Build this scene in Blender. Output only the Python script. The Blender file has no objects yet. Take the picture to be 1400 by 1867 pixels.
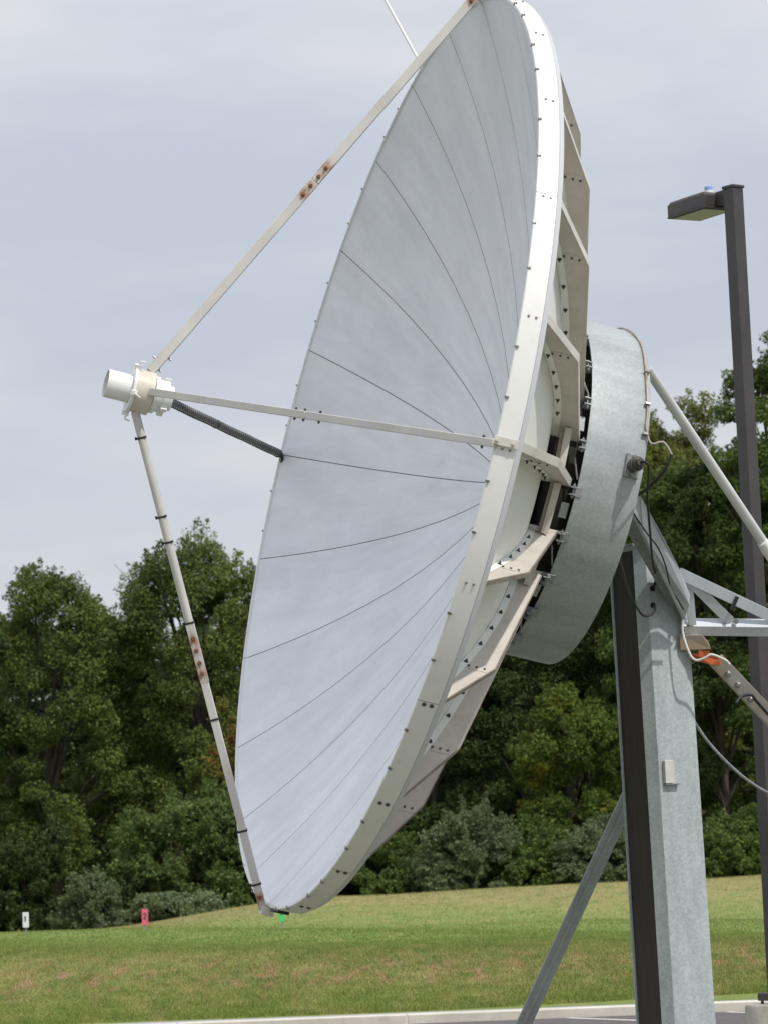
import bpy, math, random
import numpy as np
from mathutils import Vector, Matrix
sc = bpy.context.scene
col = sc.collection
R_ = math.radians
random.seed(7)

# ---------------------------------------------------------------- camera
F_PX, HY, ROLL = 6688.0, 1640.0, 0.045           # focal length in photo pixels (photo is 1400 x 1867)
CAMH = 1.6
PITCH = math.atan((HY - 933.5) / F_PX)
fw = Vector((0, math.cos(PITCH), math.sin(PITCH)))
up0 = Vector((0, -math.sin(PITCH), math.cos(PITCH)))
rt0 = Vector((1, 0, 0))
RC = rt0 * math.cos(ROLL) - up0 * math.sin(ROLL)
UC = up0 * math.cos(ROLL) + rt0 * math.sin(ROLL)
CP = Vector((0, 0, CAMH))
cd = bpy.data.cameras.new('camera'); cam = bpy.data.objects.new('camera', cd); col.objects.link(cam)
cam.matrix_world = Matrix(((RC.x, UC.x, -fw.x, CP.x), (RC.y, UC.y, -fw.y, CP.y), (RC.z, UC.z, -fw.z, CP.z), (0, 0, 0, 1)))
cd.sensor_fit = 'HORIZONTAL'; cd.sensor_width = 24.0; cd.lens = 24.0 * F_PX / 1400
cd.clip_start = 0.5; cd.clip_end = 3000
cd.dof.use_dof = True; cd.dof.focus_distance = 26.8; cd.dof.aperture_fstop = 6.3
sc.camera = cam

# ---------------------------------------------------------------- light
SUN = Vector((0.42, -0.42, 0.78)).normalized()
w = bpy.data.worlds.new('World'); sc.world = w; w.use_nodes = True
nt = w.node_tree; nt.nodes.clear(); N = nt.nodes.new; LK = nt.links.new
out = N('ShaderNodeOutputWorld')
sky = N('ShaderNodeTexSky'); sky.sky_type = 'NISHITA'; sky.sun_disc = False
sky.sun_elevation = math.asin(SUN.z); sky.sun_rotation = math.atan2(SUN.x, SUN.y)
b1 = N('ShaderNodeBackground'); b1.inputs[1].default_value = 0.10; LK(sky.outputs[0], b1.inputs[0])
tc = N('ShaderNodeTexCoord')
mp = N('ShaderNodeMapping'); mp.inputs['Scale'].default_value = (1.8, 1.8, 6.5); mp.inputs['Rotation'].default_value = (0.10, 0.06, 0.0)
mp.inputs['Location'].default_value = (0.3, 0.0, 0.15)
LK(tc.outputs['Generated'], mp.inputs[0])
nz = N('ShaderNodeTexNoise'); nz.inputs['Scale'].default_value = 2.2; nz.inputs['Detail'].default_value = 7; nz.inputs['Roughness'].default_value = 0.5
LK(mp.outputs[0], nz.inputs['Vector'])
cr = N('ShaderNodeValToRGB'); e = cr.color_ramp.elements
e[0].position = 0.38; e[0].color = (0.56, 0.60, 0.69, 1); e[1].position = 0.62; e[1].color = (0.78, 0.78, 0.79, 1)
LK(nz.outputs[0], cr.inputs[0])
sp = N('ShaderNodeSeparateXYZ'); LK(tc.outputs['Generated'], sp.inputs[0])
zr = N('ShaderNodeMapRange'); zr.inputs[1].default_value = 0.12; zr.inputs[2].default_value = 0.9; zr.inputs[3].default_value = 1.0; zr.inputs[4].default_value = 1.5
LK(sp.outputs[2], zr.inputs[0])
b2 = N('ShaderNodeBackground'); LK(cr.outputs[0], b2.inputs[0]); LK(zr.outputs[0], b2.inputs[1])
mx = N('ShaderNodeMixShader'); mx.inputs[0].default_value = 0.9
LK(b1.outputs[0], mx.inputs[1]); LK(b2.outputs[0], mx.inputs[2]); LK(mx.outputs[0], out.inputs[0])
ld = bpy.data.lights.new('sun', 'SUN'); ld.energy = 2.8; ld.angle = R_(1.5); ld.color = (1.0, 0.95, 0.87)
lo = bpy.data.objects.new('sun', ld); col.objects.link(lo)
lo.rotation_euler = SUN.to_track_quat('Z', 'Y').to_euler(); lo.location = (20, -20, 40)
sc.view_settings.view_transform = 'Standard'; sc.view_settings.look = 'None'
sc.view_settings.exposure = 0.0; sc.view_settings.gamma = 1.0

# ---------------------------------------------------------------- helpers
def ray(px, py):
    return fw + RC * ((px - 700) / F_PX) - UC * ((py - 933.5) / F_PX)
def at(px, py, d):                       # point at depth d (m) in front of the camera
    return CP + ray(px, py) * d
def atY(px, py, Y):
    r = ray(px, py); return CP + r * (Y / r.y)
def proj(P):
    v = P - CP; z = v.dot(fw)
    return 700 + F_PX * v.dot(RC) / z, 933.5 - F_PX * v.dot(UC) / z

class MB:
    def __init__(s): s.v = []; s.f = []; s.m = []
    def add(s, vs, fs, mi=0):
        o = len(s.v); s.v += [Vector(a) for a in vs]
        for f in fs: s.f.append([o + i for i in f]); s.m.append(mi)
    def box(s, c, ax, ay, az, mi=0):     # half-extent vectors
        c, ax, ay, az = map(Vector, (c, ax, ay, az))
        vs = [c + ax * i + ay * j + az * k for i in (-1, 1) for j in (-1, 1) for k in (-1, 1)]
        s.add(vs, [(0, 1, 3, 2), (4, 6, 7, 5), (0, 4, 5, 1), (2, 3, 7, 6), (0, 2, 6, 4), (1, 5, 7, 3)], mi)
    def bar(s, p, q, wd, th, up=Vector((0, 0, 1)), mi=0):
        p, q = Vector(p), Vector(q); d = (q - p); L = d.length; d.normalize()
        sx = d.cross(Vector(up)).normalized(); sy = sx.cross(d).normalized()
        s.box((p + q) / 2, d * L / 2, sx * wd / 2, sy * th / 2, mi)
    def angle(s, p, q, wd, th, up, side=1, mi=0):     # L-profile
        p, q = Vector(p), Vector(q); d = (q - p).normalized()
        sx = d.cross(Vector(up)).normalized(); sy = sx.cross(d).normalized()
        s.bar(p, q, wd, th, up, mi)
        o = sx * (wd / 2 - th / 2) * side - sy * (wd / 2 + th / 2)
        s.box((p + q) / 2 + o, (q - p) / 2, sx * th / 2, sy * (wd / 2), mi)
    def prism(s, pts, t, mi=0):
        n = len(pts); t = Vector(t); pts = [Vector(a) for a in pts]
        s.add(pts + [a + t for a in pts], [tuple(range(n))[::-1], tuple(range(n, 2 * n))] +
              [(i, (i + 1) % n, n + (i + 1) % n, n + i) for i in range(n)], mi)
    def tube(s, pts, r, n=10, mi=0, cap=True):
        pts = [Vector(a) for a in pts]; rs = r if isinstance(r, (list, tuple)) else [r] * len(pts)
        o = len(s.v); pd = None; x = None
        for i, p in enumerate(pts):
            d = (pts[min(i + 1, len(pts) - 1)] - pts[max(i - 1, 0)]).normalized()
            if x is None: x = d.orthogonal().normalized()
            else: x = (x - d * x.dot(d)).normalized()
            y = d.cross(x)
            for k in range(n):
                a = 2 * math.pi * k / n; s.v.append(p + (x * math.cos(a) + y * math.sin(a)) * rs[i])
        for i in range(len(pts) - 1):
            for k in range(n):
                s.f.append([o + i * n + k, o + i * n + (k + 1) % n, o + (i + 1) * n + (k + 1) % n, o + (i + 1) * n + k]); s.m.append(mi)
        if cap:
            s.f.append([o + k for k in range(n)][::-1]); s.m.append(mi)
            s.f.append([o + (len(pts) - 1) * n + k for k in range(n)]); s.m.append(mi)
    def lathe(s, prof, n=48, mi=0, closed=True, seam=None, smi=1):  # prof: (r, z) round local z
        o = len(s.v); k = len(prof)
        angs = []
        if seam:
            for q in range(seam[0]):
                a0 = 2 * math.pi * q / seam[0]; a1 = 2 * math.pi * (q + 1) / seam[0]; dl = seam[1]
                angs.append((a0 - dl, 1))
                for j in range(n // seam[0]): angs.append((a0 + dl + (a1 - a0 - 2 * dl) * j / (n // seam[0]), 0))
        else: angs = [(2 * math.pi * i / n, 0) for i in range(n)]
        n = len(angs)
        for a, _ in angs:
            for r, z in prof: s.v.append(Vector((r * math.cos(a), r * math.sin(a), z)))
        kk = k if closed else k - 1
        for i in range(n):
            j = (i + 1) % n
            for q in range(kk):
                s.f.append([o + i * k + q, o + j * k + q, o + j * k + (q + 1) % k, o + i * k + (q + 1) % k])
                s.m.append(smi if angs[i][1] else mi)
    def build(s, name, mats, parent=None, M=None, smooth=None, bevel=0):
        me = bpy.data.meshes.new(name); me.from_pydata([tuple(a) for a in s.v], [], s.f)
        if not isinstance(mats, (list, tuple)): mats = [mats]
        for m in mats: me.materials.append(m)
        me.polygons.foreach_set('material_index', s.m)
        import bmesh
        bm = bmesh.new(); bm.from_mesh(me); bmesh.ops.recalc_face_normals(bm, faces=bm.faces); bm.to_mesh(me); bm.free()
        if smooth: me.set_sharp_from_angle(angle=R_(smooth)) if hasattr(me, 'set_sharp_from_angle') else None
        if smooth: me.polygons.foreach_set('use_smooth', [True] * len(me.polygons))
        o = bpy.data.objects.new(name, me); col.objects.link(o)
        if bevel:
            b = o.modifiers.new('bevel', 'BEVEL'); b.width = bevel; b.segments = 2; b.limit_method = 'ANGLE'; b.angle_limit = R_(40)
        if parent is not None:
            o.parent = parent
            PW[o.name] = M if M is not None else Matrix.Identity(4)
            o.matrix_local = WM(parent).inverted() @ PW[o.name]
        elif M is not None: o.matrix_world = M
        if parent is None: PW[o.name] = M if M is not None else Matrix.Identity(4)
        return o
PW = {}
def WM(o): return PW[o.name]
def empty(name, loc, label, cat, group=None):
    o = bpy.data.objects.new(name, None); col.objects.link(o); o.location = loc; o.empty_display_size = 0.3
    PW[o.name] = Matrix.Translation(loc); tag(o, label, cat, group); return o
def tag(o, label=None, cat=None, group=None, kind=None):
    if label: o['label'] = label
    if cat: o['category'] = cat
    if group: o['group'] = group
    if kind: o['kind'] = kind
    return o
def dup(o, parent, M):
    c = o.copy(); col.objects.link(c); c.parent = parent; PW[c.name] = M
    c.matrix_local = WM(parent).inverted() @ M
    return c
def bez(pts, n=8):                        # smooth curve through points
    pts = [Vector(p) for p in pts]; P = [pts[0]] + pts + [pts[-1]]; r = []
    for i in range(1, len(P) - 2):
        a, b, c, d = P[i - 1:i + 3]
        for k in range(n):
            t = k / n
            r.append(0.5 * ((2 * b) + (c - a) * t + (2 * a - 5 * b + 4 * c - d) * t * t + (3 * b - a - 3 * c + d) * t ** 3))
    return r + [pts[-1]]

# ---------------------------------------------------------------- materials
def mat(name, c=(.5, .5, .5), rough=.5, metal=0.0, noise=None, bump=0, spec=.5, c2=None, dirt=None):
    """noise=(scale, low colour, high colour[, stretch]); dirt=(scale, colour, amount)"""
    m = bpy.data.materials.new(name); m.use_nodes = True; t = m.node_tree; b = t.nodes['Principled BSDF']
    b.inputs['Base Color'].default_value = (*c, 1); b.inputs['Roughness'].default_value = rough; b.inputs['Metallic'].default_value = metal
    b.inputs['Specular IOR Level'].default_value = spec
    tcx = t.nodes.new('ShaderNodeTexCoord'); last = None; nn = None
    if noise:
        mpn = t.nodes.new('ShaderNodeMapping'); t.links.new(tcx.outputs['Object'], mpn.inputs[0])
        if len(noise) > 3: mpn.inputs['Scale'].default_value = noise[3]
        nn = t.nodes.new('ShaderNodeTexNoise'); nn.inputs['Scale'].default_value = noise[0]; nn.inputs['Detail'].default_value = 6; nn.inputs['Roughness'].default_value = .6
        t.links.new(mpn.outputs[0], nn.inputs['Vector'])
        r = t.nodes.new('ShaderNodeValToRGB'); r.color_ramp.elements[0].position = .33; r.color_ramp.elements[1].position = .67
        r.color_ramp.elements[0].color = (*noise[1], 1); r.color_ramp.elements[1].color = (*noise[2], 1)
        t.links.new(nn.outputs[0], r.inputs[0]); last = r.outputs[0]
    if dirt:
        n2 = t.nodes.new('ShaderNodeTexNoise'); n2.inputs['Scale'].default_value = dirt[0]; n2.inputs['Detail'].default_value = 8; n2.inputs['Roughness'].default_value = .7
        t.links.new(tcx.outputs['Object'], n2.inputs['Vector'])
        r2 = t.nodes.new('ShaderNodeMapRange'); r2.inputs[1].default_value = .52; r2.inputs[2].default_value = .75; r2.inputs[4].default_value = dirt[2]
        t.links.new(n2.outputs[0], r2.inputs[0])
        mm = t.nodes.new('ShaderNodeMixRGB'); t.links.new(r2.outputs[0], mm.inputs[0])
        if last: t.links.new(last, mm.inputs[1])
        else: mm.inputs[1].default_value = (*c, 1)
        mm.inputs[2].default_value = (*dirt[1], 1); last = mm.outputs[0]
    if last: t.links.new(last, b.inputs['Base Color'])
    if bump:
        bn = t.nodes.new('ShaderNodeBump'); bn.inputs['Strength'].default_value = bump; bn.inputs['Distance'].default_value = .01
        if nn is None:
            nn = t.nodes.new('ShaderNodeTexNoise'); nn.inputs['Scale'].default_value = 40; t.links.new(tcx.outputs['Object'], nn.inputs['Vector'])
        t.links.new(nn.outputs[0], bn.inputs['Height']); t.links.new(bn.outputs[0], b.inputs['Normal'])
    return m
def galv(name, lo_, hi_, sc_=38, streak=True, metal=.35, con=.30):
    m = bpy.data.materials.new(name); m.use_nodes = True; t = m.node_tree; b = t.nodes['Principled BSDF']
    b.inputs['Metallic'].default_value = metal; b.inputs['Roughness'].default_value = .48
    g = t.nodes.new('ShaderNodeTexCoord')
    v = t.nodes.new('ShaderNodeTexVoronoi'); v.inputs['Scale'].default_value = sc_; t.links.new(g.outputs['Object'], v.inputs['Vector'])
    n = t.nodes.new('ShaderNodeTexNoise'); n.inputs['Scale'].default_value = 3.0; n.inputs['Detail'].default_value = 8; n.inputs['Roughness'].default_value = .65
    mp_ = t.nodes.new('ShaderNodeMapping'); mp_.inputs['Scale'].default_value = (1.6, 1.6, .45) if streak else (1, 1, 1)
    t.links.new(g.outputs['Object'], mp_.inputs[0]); t.links.new(mp_.outputs[0], n.inputs['Vector'])
    a = t.nodes.new('ShaderNodeMath'); a.operation = 'MULTIPLY_ADD'; a.inputs[1].default_value = con
    sx = t.nodes.new('ShaderNodeSeparateColor'); t.links.new(v.outputs['Color'], sx.inputs[0]); t.links.new(sx.outputs[0], a.inputs[0])
    s2 = t.nodes.new('ShaderNodeMath'); s2.operation = 'MULTIPLY_ADD'; s2.inputs[1].default_value = 1.1; s2.inputs[2].default_value = -.20
    t.links.new(n.outputs[0], s2.inputs[0]); t.links.new(s2.outputs[0], a.inputs[2])
    r = t.nodes.new('ShaderNodeValToRGB'); r.color_ramp.elements[0].position = .2; r.color_ramp.elements[1].position = .85
    r.color_ramp.elements[0].color = (*lo_, 1); r.color_ramp.elements[1].color = (*hi_, 1)
    t.links.new(a.outputs[0], r.inputs[0]); t.links.new(r.outputs[0], b.inputs['Base Color'])
    rr = t.nodes.new('ShaderNodeMapRange'); rr.inputs[3].default_value = .45; rr.inputs[4].default_value = .60
    t.links.new(sx.outputs[1], rr.inputs[0]); t.links.new(rr.outputs[0], b.inputs['Roughness'])
    return m
M = {}
M['reflector'] = mat('reflector_paint', (.70, .73, .79), .55, noise=(.9, (.655, .685, .745), (.745, .77, .83), (1.0, 1.0, .6)), dirt=(2.2, (.56, .59, .65), .45))
def petal_tone(m):
    t = m.node_tree; L = t.links.new; b = t.nodes['Principled BSDF']; src = b.inputs['Base Color'].links[0].from_socket
    g = t.nodes.new('ShaderNodeTexCoord'); s_ = t.nodes.new('ShaderNodeSeparateXYZ'); L(g.outputs['Object'], s_.inputs[0])
    def mth(op, a, b_=None):
        n = t.nodes.new('ShaderNodeMath'); n.operation = op
        for i, v in enumerate((a, b_)):
            if v is None: continue
            if isinstance(v, (int, float)): n.inputs[i].default_value = v
            else: L(v, n.inputs[i])
        return n.outputs[0]
    an = mth('ARCTAN2', s_.outputs[1], s_.outputs[0]); k = mth('FLOOR', mth('DIVIDE', an, math.pi / 12))
    wn = t.nodes.new('ShaderNodeTexWhiteNoise'); wn.noise_dimensions = '1D'; L(k, wn.inputs['W'])
    ln = t.nodes.new('ShaderNodeVectorMath'); ln.operation = 'LENGTH'; cx_ = t.nodes.new('ShaderNodeCombineXYZ'); L(s_.outputs[0], cx_.inputs[0]); L(s_.outputs[1], cx_.inputs[1]); L(cx_.outputs[0], ln.inputs[0])
    cv = t.nodes.new('ShaderNodeCombineXYZ'); L(mth('MULTIPLY', an, 9.0), cv.inputs[0]); L(mth('MULTIPLY', ln.outputs['Value'], .8), cv.inputs[1]); L(wn.outputs[0], cv.inputs[2])
    nn = t.nodes.new('ShaderNodeTexNoise'); nn.inputs['Scale'].default_value = 1.6; nn.inputs['Detail'].default_value = 9; nn.inputs['Roughness'].default_value = .68; L(cv.outputs[0], nn.inputs['Vector'])
    mr = t.nodes.new('ShaderNodeMapRange'); mr.inputs[1].default_value = .3; mr.inputs[2].default_value = .7; mr.inputs[3].default_value = 1.0; mr.inputs[4].default_value = 1.18; L(nn.outputs[0], mr.inputs[0])
    v = mth('ADD', mr.outputs[0], mth('MULTIPLY', mth('SUBTRACT', wn.outputs[0], .5), .045))
    h = t.nodes.new('ShaderNodeHueSaturation'); h.inputs['Saturation'].default_value = .8; L(src, h.inputs['Color']); L(v, h.inputs['Value']); L(h.outputs[0], b.inputs['Base Color'])
petal_tone(M['reflector'])
M['seam'] = mat('seam_sealant', (.13, .125, .12), .8)
M['white'] = mat('white_band_paint', (.82, .82, .80), .4, noise=(1.2, (.78, .785, .77), (.84, .84, .83)), dirt=(9, (.56, .56, .50), .28))
M['lip'] = mat('grey_white_edge_paint', (.60, .62, .65), .4)
M['back'] = mat('reflector_back_paint', (.80, .81, .78), .5, noise=(1.5, (.77, .79, .75), (.83, .84, .81)), dirt=(6, (.42, .42, .34), .25))
M['rib'] = mat('weathered_rib_paint', (.54, .50, .45), .55, noise=(2.5, (.49, .455, .405), (.61, .57, .52)), dirt=(9, (.40, .35, .29), .6))
M['ribedge'] = mat('pale_rib_edge_paint', (.62, .60, .56), .5, noise=(5, (.54, .52, .48), (.68, .66, .62)))
M['galv'] = galv('galvanised_steel', (.30, .335, .345), (.49, .53, .55), 70, metal=.15, con=.24)
M['galvf'] = galv('bright_galvanised_angle', (.46, .50, .55), (.62, .66, .71), 75, metal=.12, con=.14)
M['galvcol'] = galv('galvanised_column_steel', (.31, .36, .37), (.55, .61, .63), 62, metal=.12, con=.28)
M['galvd'] = galv('dull_galvanised_steel', (.20, .21, .22), (.40, .42, .43), 50)
M['web'] = mat('shade_brown_steel', (.045, .038, .034), .7, noise=(6, (.034, .029, .026), (.055, .046, .042), (3, 3, .4)))  # shade of the recessed column side put into a near-black brown
M['brownedge'] = mat('brown_rib_edge', (.28, .235, .20), .6, noise=(6, (.22, .18, .15), (.36, .31, .27)))  # browner edge for the lower and far-side ribs
M['bolt'] = mat('steel_bolt', (.32, .31, .29), .35, .8)
M['boltd'] = mat('dark_bolt', (.09, .085, .08), .5, .5)
M['boltr'] = mat('rusty_bolt', (.16, .06, .03), .7, .2, noise=(60, (.10, .035, .02), (.33, .16, .09)))
M['conduit'] = mat('stained_conduit', (.42, .38, .34), .5, noise=(5, (.28, .20, .15), (.52, .50, .46)))
M['black'] = mat('black_rubber', (.018, .018, .02), .5)
M['dark'] = mat('interior_shade_black', (.02, .018, .016), .8)  # near-black colour stands for the shade inside the hub
M['duct'] = mat('black_corrugated_hose', (.050, .051, .056), .34)
M['feedw'] = mat('feed_white_plastic', (.82, .82, .80), .4)
M['ring'] = mat('cream_ring_paint', (.62, .575, .48), .45, noise=(7, (.56, .51, .42), (.68, .64, .55)))
M['chrome'] = mat('polished_steel_tube', (.72, .72, .74), .25, .45, noise=(3, (.66, .66, .67), (.78, .78, .80)))
M['bronze'] = mat('dark_bronze_paint', (.050, .046, .047), .42, noise=(2.5, (.042, .039, .040), (.060, .054, .054)), dirt=(20, (.11, .09, .08), .3))
M['lens'] = mat('lamp_glass', (.32, .30, .36), .25)
M['concrete'] = mat('concrete', (.42, .39, .34), .9, noise=(7, (.34, .31, .27), (.50, .47, .42)), bump=.4)
M['orange'] = mat('rusted_orange_paint', (.45, .10, .03), .7, noise=(9, (.20, .06, .03), (.60, .13, .035)))
M['rusty'] = mat('rust_stained_steel', (.42, .40, .38), .6, noise=(5, (.46, .46, .45), (.38, .33, .27)), dirt=(5, (.40, .17, .07), .7))
M['tanrust'] = mat('tan_rusted_block', (.38, .30, .2), .7, noise=(9, (.34, .33, .31), (.42, .28, .15)))
M['whitepl'] = mat('white_sign_board', (.75, .76, .80), .5)
M['pinkpl'] = mat('pink_sign_board', (.74, .12, .22), .6, noise=(9, (.66, .10, .19), (.80, .16, .27)))
M['greenpl'] = mat('green_sign_board', (.07, .58, .14), .6)
M['ink'] = mat('black_ink', (.02, .02, .02), .6)
M['bluecap'] = mat('blue_photocell_plastic', (.25, .40, .72), .35)

def strut_mat(name, peaks):                  # pale paint with rust bleeding round bolts at local x = peaks
    m = mat(name, (.58, .565, .53), .5, noise=(4, (.53, .515, .48), (.64, .625, .59)), dirt=(16, (.42, .38, .32), .35))
    t = m.node_tree; b = t.nodes['Principled BSDF']; src = b.inputs['Base Color'].links[0].from_socket
    g = t.nodes.new('ShaderNodeTexCoord'); s = t.nodes.new('ShaderNodeSeparateXYZ'); t.links.new(g.outputs['Object'], s.inputs[0])
    n = t.nodes.new('ShaderNodeTexNoise'); n.inputs['Scale'].default_value = 26; n.inputs['Detail'].default_value = 5
    mq = t.nodes.new('ShaderNodeMapping'); mq.inputs['Scale'].default_value = (.3, 1, 1); t.links.new(g.outputs['Object'], mq.inputs[0]); t.links.new(mq.outputs[0], n.inputs['Vector'])
    acc = None
    for x0, wd in peaks:
        d = t.nodes.new('ShaderNodeMath'); d.operation = 'SUBTRACT'; d.inputs[1].default_value = x0; t.links.new(s.outputs[0], d.inputs[0])
        ab = t.nodes.new('ShaderNodeMath'); ab.operation = 'ABSOLUTE'; t.links.new(d.outputs[0], ab.inputs[0])
        mr = t.nodes.new('ShaderNodeMapRange'); mr.interpolation_type = 'SMOOTHSTEP'; mr.inputs[1].default_value = wd; mr.inputs[2].default_value = wd * .15; mr.inputs[3].default_value = 0; mr.inputs[4].default_value = 1
        t.links.new(ab.outputs[0], mr.inputs[0])
        if acc is None: acc = mr.outputs[0]
        else:
            x = t.nodes.new('ShaderNodeMath'); x.operation = 'MAXIMUM'; t.links.new(acc, x.inputs[0]); t.links.new(mr.outputs[0], x.inputs[1]); acc = x.outputs[0]
    th = t.nodes.new('ShaderNodeMapRange'); th.inputs[1].default_value = .35; th.inputs[2].default_value = .62; t.links.new(n.outputs[0], th.inputs[0])
    mu = t.nodes.new('ShaderNodeMath'); mu.operation = 'MULTIPLY'; t.links.new(acc, mu.inputs[0]); t.links.new(th.outputs[0], mu.inputs[1])
    mi = t.nodes.new('ShaderNodeMixRGB'); t.links.new(mu.outputs[0], mi.inputs[0]); t.links.new(src, mi.inputs[1]); mi.inputs[2].default_value = (.33, .13, .04, 1)
    t.links.new(mi.outputs[0], b.inputs['Base Color'])
    return m

# ---------------------------------------------------------------- ground
def hx(Y, X, d0=47.6):                       # distance beyond the kerb line
    return Y + .2 * X - d0
def sm(a, b, x):
    t = np.clip((x - a) / (b - a), 0, 1); return t * t * (3 - 2 * t)
def ground_z(X, Y):
    X = np.asarray(X, float); Y = np.asarray(Y, float); d = hx(Y, X)
    lip = .86 - .026 * np.clip(X, -30, 30)
    z = .10 + (lip - .10) * sm(-1.2, 9.4, d)
    z80 = 1.01 - .024 * np.clip(X, -12, 12)
    z = z + (z80 - lip) * np.clip((d - 8.0) / 24.0, 0, 1)
    Xc = X * 100 / np.maximum(Y, 60)
    crest = 1.10 + .65 * sm(-9.0, -1.6, Xc) + .06 * sm(3, 11, Xc)
    z = z + (crest - z80) * sm(80, 100, Y)
    z = z - (crest - .9) * .6 * sm(101, 125, Y)
    z = z + .05 * np.sin(X * .7 + Y * .3) * sm(3, 12, d) * .6
    return z
def grid(name, xs, ys, zf, m):
    X, Y = np.meshgrid(xs, ys); Z = zf(X, Y)
    nx, ny = len(xs), len(ys)
    v = np.stack([X.ravel(), Y.ravel(), Z.ravel()], 1)
    i = np.arange(nx * ny).reshape(ny, nx)
    f = np.stack([i[:-1, :-1], i[:-1, 1:], i[1:, 1:], i[1:, :-1]], -1).reshape(-1, 4)
    me = npmesh(name, v, f, m); me.polygons.foreach_set('use_smooth', [True] * len(me.polygons))
    o = bpy.data.objects.new(name, me); col.objects.link(o); PW[o.name] = Matrix.Identity(4); return o
def npmesh(name, v, f, m):
    me = bpy.data.meshes.new(name); nv = len(v); nf, k = f.shape
    me.vertices.add(nv); me.vertices.foreach_set('co', np.asarray(v, np.float32).ravel())
    me.loops.add(nf * k); me.loops.foreach_set('vertex_index', f.astype(np.int32).ravel())
    me.polygons.add(nf); me.polygons.foreach_set('loop_start', np.arange(0, nf * k, k, dtype=np.int32))
    me.polygons.foreach_set('loop_total', np.full(nf, k, np.int32))
    me.materials.append(m); me.update(calc_edges=True); return me

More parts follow.
